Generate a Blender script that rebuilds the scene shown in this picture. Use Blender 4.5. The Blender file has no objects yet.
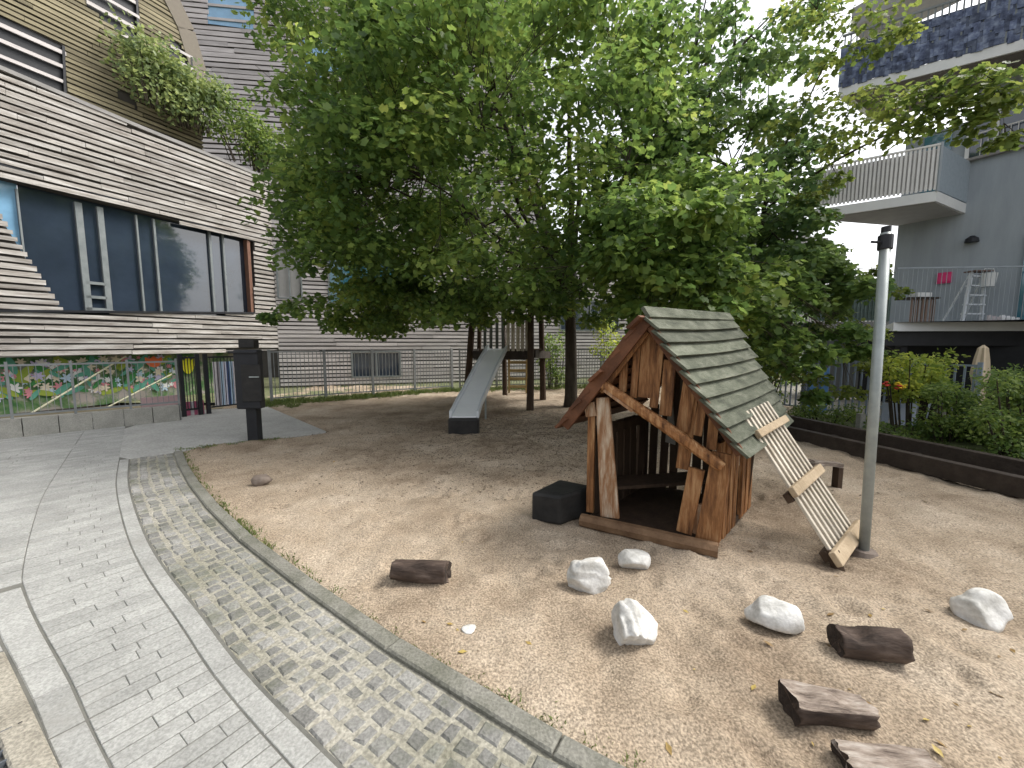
import bpy, math, random
import numpy as np
from mathutils import Vector, noise
random.seed(7); RNG = np.random.default_rng(7)
SC = bpy.context.scene
COL = SC.collection

# ------------------------------------------------------------------ camera
F, W, H, CAMH = 400.0, 1024, 768, 1.6
TH = math.atan(40 / 400.0)
FW = Vector((0, math.cos(TH), -math.sin(TH))); UP = Vector((0, math.sin(TH), math.cos(TH))); RT = Vector((1, 0, 0))
O = Vector((0, 0, CAMH))
def ray(px, py): return FW + RT * ((px - 512) / F) - UP * ((py - 384) / F)
def G(px, py, z=0.0):
    d = ray(px, py); t = (z - CAMH) / d.z
    return O + d * t
def AT(px, py, Y):
    d = ray(px, py); return O + d * (Y / d.y)
class Plane:
    """vertical plane through P0 along u"""
    def __init__(s, P0, P1):
        s.P = Vector((P0[0], P0[1], 0)); d = Vector((P1[0] - P0[0], P1[1] - P0[1], 0)); s.L = d.length
        s.u = d.normalized(); s.n = Vector((s.u.y, -s.u.x, 0))       # n = to the right of u
    def hit(s, px, py):
        d = ray(px, py); t = (s.P - O).dot(s.n) / d.dot(s.n); return O + d * t
    def uz(s, px, py):
        q = s.hit(px, py); return ((q - s.P).dot(s.u), q.z)
    def pt(s, u, z, off=0): return s.P + s.u * u + s.n * off + Vector((0, 0, z))
cd = bpy.data.cameras.new('camera'); cam = bpy.data.objects.new('camera', cd); COL.objects.link(cam)
cd.sensor_width = 36; cd.lens = F / W * 36; cd.clip_end = 2000; cd.clip_start = 0.05
cam.location = O; cam.rotation_euler = (math.pi / 2 - TH, 0, 0); SC.camera = cam

# ------------------------------------------------------------------ materials
def mat(name, cols, scale=4.0, rough=0.8, bump=0.0, bscale=40.0, island=0.0, stretch=(1, 1, 1), metal=0.0, detail=6, fine=None, spec=0.3, coord='Object', ramp=(0.3, 0.7)):
    m = bpy.data.materials.new(name); m.use_nodes = True; nt = m.node_tree; N = nt.nodes; L = nt.links
    b = N['Principled BSDF']; b.inputs['Roughness'].default_value = rough; b.inputs['Metallic'].default_value = metal
    b.inputs['Specular IOR Level'].default_value = spec
    tc = N.new('ShaderNodeTexCoord'); mp = N.new('ShaderNodeMapping'); mp.inputs['Scale'].default_value = stretch
    L.new(tc.outputs[coord], mp.inputs[0])
    no = N.new('ShaderNodeTexNoise'); no.inputs['Scale'].default_value = scale; no.inputs['Detail'].default_value = detail; no.inputs['Roughness'].default_value = 0.65
    L.new(mp.outputs[0], no.inputs['Vector'])
    cr = N.new('ShaderNodeValToRGB'); e = cr.color_ramp.elements
    e[0].position, e[1].position = ramp
    e[0].color = (*cols[0], 1); e[1].color = (*cols[-1], 1)
    if len(cols) == 3:
        k = cr.color_ramp.elements.new((ramp[0] + ramp[1]) / 2); k.color = (*cols[1], 1)
    L.new(no.outputs['Fac'], cr.inputs[0]); out = cr.outputs[0]
    if island:
        g = N.new('ShaderNodeNewGeometry'); mr = N.new('ShaderNodeMapRange')
        mr.inputs['To Min'].default_value = 1 - island; mr.inputs['To Max'].default_value = 1 + island
        L.new(g.outputs['Random Per Island'], mr.inputs['Value'])
        hs = N.new('ShaderNodeHueSaturation'); L.new(mr.outputs[0], hs.inputs['Value']); L.new(out, hs.inputs['Color']); out = hs.outputs[0]
    if fine:
        n2 = N.new('ShaderNodeTexNoise'); n2.inputs['Scale'].default_value = fine[0]; n2.inputs['Detail'].default_value = 3
        L.new(tc.outputs[coord], n2.inputs['Vector'])
        mr2 = N.new('ShaderNodeMapRange'); mr2.inputs['From Min'].default_value = 0.35; mr2.inputs['From Max'].default_value = 0.65
        mr2.inputs['To Min'].default_value = 1 - fine[1]; mr2.inputs['To Max'].default_value = 1 + fine[1]
        L.new(n2.outputs['Fac'], mr2.inputs['Value'])
        h2 = N.new('ShaderNodeHueSaturation'); L.new(mr2.outputs[0], h2.inputs['Value']); L.new(out, h2.inputs['Color']); out = h2.outputs[0]
    L.new(out, b.inputs['Base Color'])
    if bump:
        n3 = N.new('ShaderNodeTexNoise'); n3.inputs['Scale'].default_value = bscale; n3.inputs['Detail'].default_value = 8
        L.new(mp.outputs[0], n3.inputs['Vector'])
        bp = N.new('ShaderNodeBump'); bp.inputs['Strength'].default_value = bump; bp.inputs['Distance'].default_value = 0.02
        L.new(n3.outputs['Fac'], bp.inputs['Height']); L.new(bp.outputs[0], b.inputs['Normal'])
    return m
def leafmat(name, cols, trans=0.35, nscale=1.2, rough=0.45):
    m = bpy.data.materials.new(name); m.use_nodes = True; nt = m.node_tree; N = nt.nodes; L = nt.links
    b = N['Principled BSDF']; b.inputs['Roughness'].default_value = rough; b.inputs['Specular IOR Level'].default_value = 0.35
    g = N.new('ShaderNodeNewGeometry'); tc = N.new('ShaderNodeTexCoord'); no = N.new('ShaderNodeTexNoise'); no.inputs['Scale'].default_value = nscale
    L.new(tc.outputs['Object'], no.inputs['Vector'])
    mx = N.new('ShaderNodeMath'); mx.operation = 'MULTIPLY_ADD'; mx.inputs[1].default_value = 0.55
    sb = N.new('ShaderNodeMath'); sb.operation = 'MULTIPLY_ADD'; sb.inputs[1].default_value = 1.3; sb.inputs[2].default_value = -0.42
    L.new(no.outputs['Fac'], sb.inputs[0]); L.new(g.outputs['Random Per Island'], mx.inputs[0]); L.new(sb.outputs[0], mx.inputs[2])
    cr = N.new('ShaderNodeValToRGB'); el = cr.color_ramp.elements
    ps = [0.0, 0.4, 0.75, 0.97][:len(cols)]
    el[0].position = 0.05; el[0].color = (*cols[0], 1); el[1].position = ps[-1]; el[1].color = (*cols[-1], 1)
    for p, c in zip(ps[1:-1], cols[1:-1]): k = el.new(p); k.color = (*c, 1)
    L.new(mx.outputs[0], cr.inputs[0]); L.new(cr.outputs[0], b.inputs['Base Color'])
    t = N.new('ShaderNodeBsdfTranslucent'); hs = N.new('ShaderNodeHueSaturation'); hs.inputs['Value'].default_value = 1.5; hs.inputs['Hue'].default_value = 0.49
    L.new(cr.outputs[0], hs.inputs['Color']); L.new(hs.outputs[0], t.inputs['Color'])
    ms = N.new('ShaderNodeMixShader'); ms.inputs[0].default_value = trans
    L.new(b.outputs[0], ms.inputs[1]); L.new(t.outputs[0], ms.inputs[2]); L.new(ms.outputs[0], N['Material Output'].inputs['Surface'])
    return m
M = {}
M['slat'] = mat('weathered_slats', [(0.20, 0.175, 0.155), (0.37, 0.345, 0.315), (0.56, 0.54, 0.515)], 1.3, 0.85, 0.4, 20, island=0.20, stretch=(1, 1, 9))
M['slat_far'] = mat('weathered_slats_far', [(0.40, 0.37, 0.36), (0.60, 0.565, 0.555)], 1.3, 0.85, 0, island=0.18, stretch=(1, 1, 9))
M['slat_gold'] = mat('golden_slats', [(0.15, 0.13, 0.085), (0.29, 0.255, 0.165)], 0.9, 0.85, 0.3, 20, island=0.3, stretch=(1, 1, 7))
M['backing'] = mat('dark_backing', [(0.06, 0.055, 0.05), (0.09, 0.083, 0.076)], 2, 0.9)
M['concrete'] = mat('grey_concrete', [(0.24, 0.235, 0.21), (0.38, 0.37, 0.33)], 2, 0.9, 0.3, 30, fine=(60, 0.12))
M['cap'] = mat('parapet_cap', [(0.22, 0.21, 0.20), (0.30, 0.29, 0.28)], 3, 0.7)
M['sand'] = mat('sand', [(0.205, 0.155, 0.108), (0.325, 0.262, 0.192), (0.42, 0.352, 0.272)], .9, 0.95, 0.6, 90, fine=(85, 0.36), ramp=(0.32, 0.68), spec=0.1)
M['slab'] = mat('granite_slabs', [(0.245, 0.245, 0.23), (0.34, 0.34, 0.32)], 3, 0.85, 0.25, 60, island=0.10, fine=(90, 0.18))
M['cobble'] = mat('cobbles', [(0.115, 0.12, 0.09), (0.19, 0.187, 0.172), (0.27, 0.265, 0.25)], 1.6, 0.85, 0.5, 40, island=0.25, fine=(80, 0.2))
M['kerb'] = mat('mossy_kerb', [(0.115, 0.115, 0.09), (0.215, 0.208, 0.18)], 4, 0.9, 0.5, 40, island=0.06, fine=(80, 0.2))
M['joint'] = mat('joint_sand', [(0.16, 0.155, 0.11), (0.37, 0.35, 0.30)], 1.6, 0.95, 0.5, 60, fine=(60, 0.25))
M['joint_dark'] = mat('slab_joint', [(0.10, 0.10, 0.09), (0.165, 0.16, 0.14)], 5, 0.95, 0.3, 60)
M['beige_kerb'] = mat('beige_concrete', [(0.23, 0.21, 0.17), (0.34, 0.315, 0.26)], 5, 0.9, 0.5, 50, fine=(90, 0.25))
M['soil'] = mat('soil', [(0.09, 0.075, 0.05), (0.16, 0.14, 0.09)], 3, 0.95, 0.5, 30)
M['black'] = mat('black_metal', [(0.012, 0.013, 0.016), (0.022, 0.023, 0.027)], 4, 0.45)
M['steel'] = mat('galvanised_steel', [(0.26, 0.29, 0.285), (0.36, 0.39, 0.38)], 9, 0.45, metal=0.35, spec=0.5)
M['fence'] = mat('fence_metal', [(0.17, 0.18, 0.18), (0.25, 0.26, 0.26)], 4, 0.5, metal=0.2)
M['slide'] = mat('slide_steel', [(0.84, 0.86, 0.88), (0.90, 0.91, 0.92)], 5, 0.42, metal=0.1, spec=0.5)
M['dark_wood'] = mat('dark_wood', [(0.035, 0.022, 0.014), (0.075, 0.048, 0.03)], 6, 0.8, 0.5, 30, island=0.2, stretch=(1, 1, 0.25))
M['beam'] = mat('beam_wood', [(0.028, 0.020, 0.015), (0.06, 0.046, 0.036)], 6, 0.7, 0.4, 30)
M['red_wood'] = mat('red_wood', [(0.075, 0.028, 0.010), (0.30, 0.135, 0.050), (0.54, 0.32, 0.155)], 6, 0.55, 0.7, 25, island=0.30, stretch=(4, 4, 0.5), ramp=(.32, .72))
M['pale_wood'] = mat('pale_wood', [(0.15, 0.06, 0.025), (0.30, 0.16, 0.08), (0.60, 0.50, 0.38)], 5, 0.7, 0.5, 25, stretch=(3, 3, 0.5))
M['sill'] = mat('sill_wood', [(0.10, 0.055, 0.028), (0.22, 0.135, 0.075)], 6, 0.75, 0.5, 30)
M['bargeboard'] = mat('bargeboard', [(0.065, 0.026, 0.012), (0.19, 0.078, 0.036)], 5, 0.65, 0.4, 25, island=0.25)
M['shingle'] = mat('green_boards', [(0.042, 0.048, 0.033), (0.10, 0.108, 0.076), (0.17, 0.175, 0.135)], 3.5, 0.85, 0.5, 30, island=0.22, stretch=(1, 1, 4))
M['ladder'] = mat('bleached_wood', [(0.40, 0.35, 0.27), (0.64, 0.58, 0.48)], 6, 0.8, 0.3, 30, island=0.12)
M['crosspiece'] = mat('tan_wood', [(0.32, 0.24, 0.15), (0.48, 0.38, 0.26)], 6, 0.8, 0.4, 30)
M['yellow_wood'] = mat('yellow_wood', [(0.30, 0.23, 0.10), (0.42, 0.33, 0.17)], 6, 0.8)
M['rock'] = mat('white_stone', [(0.30, 0.285, 0.245), (0.58, 0.57, 0.535), (0.70, 0.69, 0.665)], 5, 0.85, 0.6, 18, fine=(60, 0.07))
M['log'] = mat('log_bark', [(0.018, 0.012, 0.009), (0.07, 0.049, 0.038), (0.17, 0.13, 0.105)], 12, 0.85, 1.0, 22, stretch=(0.3, 1, 1))
M['logface'] = mat('log_end', [(0.015, 0.011, 0.009), (0.05, 0.036, 0.028)], 14, 0.9, 0.6, 40)
M['logpale'] = mat('split_wood', [(0.07, 0.05, 0.04), (0.26, 0.21, 0.17), (0.42, 0.37, 0.32)], 9, 0.85, 0.9, 25, stretch=(0.6, 3, 3), ramp=(.35, .65))
M['pebble'] = mat('brown_stone', [(0.13, 0.10, 0.08), (0.22, 0.18, 0.15)], 9, 0.85, 0.5, 20)
M['box'] = mat('black_box', [(0.012, 0.012, 0.012), (0.030, 0.028, 0.026)], 5, 0.6, 0.3, 20)
M['render'] = mat('grey_render', [(0.29, 0.325, 0.355), (0.36, 0.40, 0.43)], 2.2, 0.9, 0.15, 60, stretch=(1.6, 1.6, .25))
M['white'] = mat('white_paint', [(0.66, 0.67, 0.66), (0.76, 0.77, 0.76)], 2, 0.7)
M['slabgrey'] = mat('slab_underside', [(0.30, 0.295, 0.285), (0.38, 0.37, 0.36)], 2, 0.85)
M['balu'] = mat('baluster', [(0.64, 0.63, 0.61), (0.74, 0.73, 0.71)], 4, 0.6, island=0.1)
M['screen'] = mat('blue_screen', [(0.035, 0.045, 0.085), (0.10, 0.125, 0.20), (0.22, 0.26, 0.35)], 7, 0.7, 0.2, 20, island=0.45, detail=3)
M['bark'] = mat('bark', [(0.035, 0.028, 0.02), (0.085, 0.07, 0.052)], 8, 0.9, 0.8, 25, stretch=(1, 1, 0.3))
M['alu'] = mat('aluminium', [(0.62, 0.66, 0.70), (0.72, 0.75, 0.78)], 5, 0.4, metal=0.3)
M['pink'] = mat('pink_paper', [(0.62, 0.045, 0.16), (0.68, 0.06, 0.2)], 5, 0.7)
M['parasol'] = mat('beige_cloth', [(0.55, 0.44, 0.30), (0.68, 0.57, 0.42)], 5, 0.9)
M['bluepaint'] = mat('blue_paint', [(0.08, 0.20, 0.42), (0.12, 0.26, 0.50)], 5, 0.6)
M['paleblue'] = mat('pale_blue_paint', [(0.42, 0.48, 0.62), (0.56, 0.62, 0.74)], 3, 0.6)
M['brown_frame'] = mat('brown_frame', [(0.14, 0.07, 0.045), (0.20, 0.105, 0.07)], 5, 0.6)
M['grass'] = leafmat('grass_blades', [(0.05, 0.09, 0.02), (0.10, 0.15, 0.035), (0.16, 0.19, 0.06)], 0.3, 3)
M['leaf'] = leafmat('tree_leaves', [(0.06, 0.115, 0.035), (0.115, 0.195, 0.05), (0.20, 0.285, 0.065), (0.34, 0.40, 0.10)], 0.55, 0.9)
M['leaf_dark'] = leafmat('tree_leaves_dark', [(0.055, 0.11, 0.045), (0.10, 0.175, 0.06), (0.17, 0.25, 0.07)], 0.55, 0.8)
M['leaf_olive'] = leafmat('tree_leaves_olive', [(0.06, 0.105, 0.028), (0.125, 0.18, 0.040), (0.235, 0.28, 0.065)], 0.58, 1.0)
M['hedge'] = leafmat('hedge_leaves', [(0.05, 0.10, 0.03), (0.11, 0.18, 0.04), (0.22, 0.29, 0.07)], 0.45, 2)
M['bright'] = leafmat('bright_leaves', [(0.11, 0.18, 0.03), (0.22, 0.30, 0.05), (0.38, 0.42, 0.07)], 0.5, 2)
M['greyleaf'] = leafmat('grey_green_leaves', [(0.09, 0.14, 0.07), (0.18, 0.24, 0.10), (0.30, 0.36, 0.13)], 0.45, 2)
M['dryleaf'] = leafmat('dry_leaves', [(0.12, 0.07, 0.03), (0.25, 0.16, 0.06), (0.42, 0.32, 0.10)], 0.1, 8)
def glassmat(name, col, rough=0.06, spec=0.9):
    m = mat(name, [tuple(c * 0.8 for c in col), tuple(min(1, c * 1.3) for c in col)], 0.8, rough, spec=spec)
    m.node_tree.nodes['Principled BSDF'].inputs['Coat Weight'].default_value = 0.6
    m.node_tree.nodes['Principled BSDF'].inputs['Coat Roughness'].default_value = 0.03
    return m
M['glass'] = glassmat('dark_glass', (0.028, 0.040, 0.060))
M['glass_blue'] = glassmat('pale_blue_glass', (0.22, 0.42, 0.62))  # on the left end pane this blue paints in the reflected sky
M['glass_teal'] = glassmat('teal_glass', (0.03, 0.12, 0.17))
M['mull'] = mat('grey_mullion', [(0.15, 0.17, 0.175), (0.23, 0.25, 0.25)], 4, 0.5)
M['plain'] = {}
def flat(name, c, rough=0.8):
    if name not in M['plain']: M['plain'][name] = mat(name, [tuple(x * 0.85 for x in c), c], 12, rough)
    return M['plain'][name]

def specks(m, scale, lo, hi, dark):
    nt = m.node_tree; N = nt.nodes; L = nt.links; b = N['Principled BSDF']; src = b.inputs['Base Color'].links[0].from_socket
    tc = N.new('ShaderNodeTexCoord'); no = N.new('ShaderNodeTexNoise'); no.inputs['Scale'].default_value = scale; no.inputs['Detail'].default_value = 5; no.inputs['Roughness'].default_value = .7
    L.new(tc.outputs['Object'], no.inputs['Vector']); mr = N.new('ShaderNodeMapRange'); mr.inputs['From Min'].default_value = lo; mr.inputs['From Max'].default_value = hi
    L.new(no.outputs['Fac'], mr.inputs['Value']); mx = N.new('ShaderNodeMix'); mx.data_type = 'RGBA'; L.new(mr.outputs[0], mx.inputs['Factor']); L.new(src, mx.inputs[6]); mx.inputs[7].default_value = (*dark, 1)
    L.new(mx.outputs[2], b.inputs['Base Color'])
specks(M['sand'], 34, .57, .72, (.13, .095, .066)); specks(M['slab'], 2.2, .55, .75, (.24, .235, .215)); specks(M['cobble'], 3, .52, .72, (.12, .125, .085))
# ------------------------------------------------------------------ mesh builder
class MB:
    def __init__(s): s.v = []; s.f = []
    def add(s, vs, fs):
        b = len(s.v); s.v += [tuple(x) for x in vs]; s.f += [tuple(b + i for i in f) for f in fs]; return s
    def hexa(s, v8): return s.add(v8, [(0, 3, 2, 1), (4, 5, 6, 7), (0, 1, 5, 4), (1, 2, 6, 5), (2, 3, 7, 6), (3, 0, 4, 7)])
    def box(s, c, ax, ay, az):
        c = Vector(c); ax, ay, az = Vector(ax) / 2, Vector(ay) / 2, Vector(az) / 2
        return s.hexa([c - ax - ay - az, c + ax - ay - az, c + ax + ay - az, c - ax + ay - az, c - ax - ay + az, c + ax - ay + az, c + ax + ay + az, c - ax + ay + az])
    def beam(s, p, q, w, t, side=None, w2=None):
        """board from p to q; w across 'side', t across the third axis"""
        p, q = Vector(p), Vector(q); d = (q - p).normalized()
        side = Vector(side) if side is not None else (Vector((0, 0, 1)) if abs(d.z) < .9 else Vector((1, 0, 0)))
        side = (side - d * side.dot(d)).normalized(); n = d.cross(side).normalized(); w2 = w if w2 is None else w2
        a, b, c = side * w / 2, n * t / 2, side * w2 / 2
        return s.hexa([p - a - b, p + a - b, p + a + b, p - a + b, q - c - b, q + c - b, q + c + b, q - c + b])
    def slabpoly(s, pts, t):
        """closed prism: pts top polygon (3D), extruded by vector t"""
        n = len(pts); t = Vector(t); vs = [Vector(p) for p in pts] + [Vector(p) + t for p in pts]
        return s.add(vs, [tuple(range(n)), tuple(range(2 * n - 1, n - 1, -1))] + [(i, i + n, (i + 1) % n + n, (i + 1) % n) for i in range(n)])
    def tube(s, pts, rads, n=8, cap=True):
        pts = [Vector(p) for p in pts]; rings = []; ref = Vector((0.31, 0.17, 0.93))
        vs = []; fs = []
        for i, p in enumerate(pts):
            d = (pts[min(i + 1, len(pts) - 1)] - pts[max(i - 1, 0)]).normalized()
            if abs(d.dot(ref)) > .95: ref = Vector((0.9, 0.3, 0.1))
            a = d.cross(ref).normalized(); b = d.cross(a); r = rads[i] if hasattr(rads, '__len__') else rads
            for k in range(n): an = 2 * math.pi * k / n; vs.append(p + a * r * math.cos(an) + b * r * math.sin(an))
        for i in range(len(pts) - 1):
            for k in range(n): fs.append((i * n + k, i * n + (k + 1) % n, (i + 1) * n + (k + 1) % n, (i + 1) * n + k))
        if cap: fs.append(tuple(range(n - 1, -1, -1))); fs.append(tuple((len(pts) - 1) * n + k for k in range(n)))
        return s.add(vs, fs)
    def build(s, name, m, parent=None, loc=None, smooth=False, bevel=0, **tags):
        base = Vector((0, 0, 0))
        if parent is not None: base = wloc(parent)
        elif loc is not None: base = Vector(loc)
        me = bpy.data.meshes.new(name); me.from_pydata([tuple(Vector(v) - base) for v in s.v], [], s.f); me.update()
        o = bpy.data.objects.new(name, me); COL.objects.link(o); me.materials.append(m)
        if parent is not None: o.parent = parent
        elif loc is not None: o.location = base
        if smooth: me.polygons.foreach_set('use_smooth', [True] * len(me.polygons))
        if bevel: b = o.modifiers.new('bevel', 'BEVEL'); b.width = bevel; b.segments = 2; b.limit_method = 'ANGLE'
        tag(o, **tags); return o
def build_split(mb, name, m, parent, **k):
    # one object per connected piece
    par = list(range(len(mb.v)))
    def find(a):
        while par[a] != a: par[a] = par[par[a]]; a = par[a]
        return a
    for f in mb.f:
        for q in f[1:]: par[find(q)] = find(f[0])
    grp = {}
    for f in mb.f: grp.setdefault(find(f[0]), []).append(f)
    for g_, fs in grp.items():
        ids = sorted({i for f in fs for i in f}); mp = {i: j for j, i in enumerate(ids)}; b = MB(); b.v = [mb.v[i] for i in ids]; b.f = [tuple(mp[i] for i in f) for f in fs]; b.build(name, m, parent, **k)
def wloc(o):
    v = Vector(o.location)
    while o.parent: o = o.parent; v += Vector(o.location)
    return v
def tag(o, label=None, cat=None, group=None, kind=None):
    if label: o['label'] = label
    if cat: o['category'] = cat
    if group: o['group'] = group
    if kind: o['kind'] = kind
    return o
def thing(name, loc, label, cat, group=None):
    e = bpy.data.objects.new(name, None); COL.objects.link(e); e.location = Vector(loc); e.empty_display_size = .2
    return tag(e, label, cat, group)
def Z(v): return Vector((0, 0, v))
def inpoly(x, y, P):
    c = False; n = len(P)
    for i in range(n):
        x1, y1 = P[i]; x2, y2 = P[(i + 1) % n]
        if (y1 > y) != (y2 > y) and x < (x2 - x1) * (y - y1) / (y2 - y1) + x1: c = not c
    return c

# ------------------------------------------------------------------ ground
g = MB(); g.add([(-300, -100, -.10), (300, -100, -.10), (300, 500, -.10), (-300, 500, -.10)], [(0, 1, 2, 3)])
g.build('ground', M['soil'], kind='structure')
# kerb line (inner edge of the kerb) and its offset frame
KP = [(G(*p).x, G(*p).y) for p in ((720, 855), (568, 768), (480, 713), (389, 655), (326, 612), (286, 579), (241, 544), (212, 516), (189, 486.6), (179, 470), (173.5, 453))]
# catmull-rom resample
def crom(P, n=16):
    P = [Vector((*p, 0)) for p in P]; P = [P[0] * 2 - P[1]] + P + [P[-1] * 2 - P[-2]]; out = []
    for i in range(1, len(P) - 2):
        for k in range(n):
            t = k / n; a, b, c, d = P[i - 1:i + 3]
            out.append(.5 * ((2 * b) + (c - a) * t + (2 * a - 5 * b + 4 * c - d) * t * t + (3 * b - a - 3 * c + d) * t ** 3))
    out.append(P[-2]); return out
KC = crom(KP)
for _ in range(25): KC = [KC[0]] + [(KC[i - 1] + KC[i] * 2 + KC[i + 1]) / 4 for i in range(1, len(KC) - 1)] + [KC[-1]]
CUM = [0]
for i in range(1, len(KC)): CUM.append(CUM[-1] + (KC[i] - KC[i - 1]).length)
SL = CUM[-1]
def KT(s, t, z=0.0):
    if s <= 0: i, fr = 0, s / (CUM[1])
    elif s >= SL: i = len(KC) - 2; fr = (s - CUM[i]) / (CUM[i + 1] - CUM[i])
    else:
        import bisect
        i = min(bisect.bisect_right(CUM, s) - 1, len(KC) - 2); fr = (s - CUM[i]) / (CUM[i + 1] - CUM[i])
    j0, j1 = max(0, i - 6), min(len(KC) - 1, i + 7)
    p = KC[i] + (KC[i + 1] - KC[i]) * fr; d = (KC[j1] - KC[j0]).normalized(); n = Vector((-d.y, d.x, 0))
    return p + n * t + Z(z)
def TT(s, t):
    if t < .571: return t
    f = max(0.0, min(1.0, (s - .6) / 3.4)); return .571 + (t - .571) * (.90 + .55 * f * f * (1.5 - .5 * f))
def stone(mb, s0, s1, t0, t1, h, gap=.004, ch=.006, zj=.002, rot=0.0, tg=None):
    dz = random.uniform(-zj, zj); s0 += gap; s1 -= gap; tg = gap if tg is None else tg; t0 += tg; t1 -= tg
    jit = [random.uniform(-gap, gap) * rot for _ in range(8)]
    lo = [(s0, t0), (s1, t0), (s1, t1), (s0, t1)]
    lo = [(a + jit[2 * k], b + jit[2 * k + 1]) for k, (a, b) in enumerate(lo)]
    cs, ct = (s0 + s1) / 2, (t0 + t1) / 2
    hi = [(a + math.copysign(ch, cs - a), b + math.copysign(ch, ct - b)) for a, b in lo]
    K2 = lambda a, b, z: KT(a, TT(a, b), z)
    vs = [K2(a, b, -.03) for a, b in lo] + [K2(a, b, h - ch + dz) for a, b in lo] + [K2(a, b, h + dz + random.uniform(-1, 1) * zj * .4) for a, b in hi]
    mb.add(vs, [(0, 1, 5, 4), (1, 2, 6, 5), (2, 3, 7, 6), (3, 0, 4, 7), (4, 5, 9, 8), (5, 6, 10, 9), (6, 7, 11, 10), (7, 4, 8, 11), (8, 9, 10, 11)])
S0 = -0.4
kb = MB(); s = S0
while s < SL: kb_len = .98; stone(kb, s, min(s + kb_len, SL), -.105, 0, .022, .003, .010, .003); s += kb_len
kb.build('kerb', M['kerb'], kind='structure')
cb = MB(); s = S0
row = [0.0]
for k in range(5): row.append(row[-1] + .094)
for r in range(5):
    s = S0 - random.random() * .05; 
    while s < SL:
        ln = random.uniform(.075, .115) if r not in (0, 4) else random.uniform(.10, .14)
        a = random.uniform(-.009, .009) if r not in (0, 4) else 0
        stone(cb, s, min(s + ln, SL), row[r] + a, row[r + 1] + a, .0 if r == 2 else .003, .007, .013, .004, rot=1.0); s += ln
cb.build('cobble_strip', M['cobble'], kind='structure')
pv = MB(); s = S0
while s < SL: stone(pv, s, min(s + .25, SL), .475, .570, .006, .0024, .003, .001); s += .25
# right border carries on as a gentle line, pavers in rows
rowd = .088; s = S0; k = 0
while s < SL + 4.2:
    cuts = [(.10, .19, .14, .24)[k % 4] + random.uniform(-.02, .02)]
    t = .574
    far = s > 2.6
    tend = .950
    segs = [t, t + cuts[0], tend]
    for a, b in zip(segs[:-1], segs[1:]): stone(pv, s, s + rowd, a, b, .006, .0036, .0022, .0012, tg=.0013)
    s += rowd; k += 1
s = S0
while s < 3.75: stone(pv, s, s + .33, .955, 1.060, .006, .0035, .004, .001); s += .33
s = 3.15; k = 0
while s < SL + 6:
    t = 1.066 if s < 3.86 else .951
    while t < 4.2: 
        w = random.uniform(.28, .42); stone(pv, s, s + .115, t, t + w, .006, .0036, .0022, .0012, tg=.0013); t += w
    s += .115
# paving beyond the end of the cobble strip, across to the gate
E0 = KT(SL, 0); du = (KT(SL, 1) - KT(SL, 0)).normalized(); ds = Vector((du.y, -du.x, 0))
SANDPOLY = [G(172, 450), G(205, 446), G(240, 442), G(290, 437), G(326, 431.5)]
corner = G(326, 431.5); far_c = G(268, 407)
def flatpoly(pts, z): return [Vector((p.x, p.y, z)) for p in pts]
pb = MB()
pb.slabpoly(flatpoly([KT(SL, -.10), SANDPOLY[1], SANDPOLY[2], SANDPOLY[3], corner, far_c, G(180, 411), KT(SL + 1.5, 1.2), KT(SL, .47)], .0045), (0, 0, -.05))
pb.build('paved_apron', mat('apron_stone', [(0.29, 0.288, 0.27), (0.38, 0.375, 0.35)], 2.5, .9, .3, 50, fine=(30, .14)), kind='structure')
pv.build('paving', M['slab'], kind='structure')
# bed under the stones
bd = MB(); ns = 60
for i in range(ns):
    a, b = S0 + (SL + 6 - S0) * i / ns, S0 + (SL + 6 - S0) * (i + 1) / ns
    bd.add([KT(a, .46, .001), KT(b, .46, .001), KT(b, 6.0, .001), KT(a, 6.0, .001)], [(0, 1, 2, 3)])
bd.build('paving_bed', M['joint_dark'], kind='structure')
bd = MB()
for i in range(ns):
    a, b = S0 + (SL - S0) * i / ns, S0 + (SL - S0) * (i + 1) / ns
    bd.add([KT(a, -.1, -.004), KT(b, -.1, -.004), KT(b, .465, -.004), KT(a, .465, -.004)], [(0, 1, 2, 3)])
bd.build('cobble_bed', M['joint'], kind='structure')
# beige kerb and steel grate at the near left
bk = MB()
s = -1.2
while s < 3.05: stone(bk, s, min(s + 1.2, 3.1), 1.066, 1.165, .03, .002, .008, .001); s += 1.2
bk.build('beige_kerb', M['beige_kerb'], kind='structure')
gr = thing('steel_grate', KT(.3, 1.5), 'dark steel mesh grate set in the ground at the near left corner', 'grate')
fr = MB(); fr.beam(KT(-1.2, 1.17, .01), KT(2.9, 1.195, .01), .03, .012, (0, 0, 1)); fr.beam(KT(-1.2, 2.0, .01), KT(2.9, 2.0, .01), .03, .012, (0, 0, 1)); build_split(fr, 'frame', M['black'], gr)
gb = MB()
for i in range(70): gb.beam(KT(-1.2 + i * .059, 1.175, .012), KT(-1.2 + i * .059, 1.99, .012), .024, .010, (0, 0, 1))
for i in range(30): gb.beam(KT(-1.2, 1.2 + i * .027, .010), KT(2.9, 1.22 + i * .027, .010), .018, .005, (0, 0, 1))
gb.build('grid', flat('grate_metal', (.10, .11, .12), .5), gr)
pt_ = MB(); pt_.add([KT(-1.2, 1.17, -.02), KT(2.9, 1.19, -.02), KT(2.9, 2.05, -.02), KT(-1.2, 2.05, -.02)], [(0, 1, 2, 3)]); pt_.build('pit', M['black'], gr)

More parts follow.
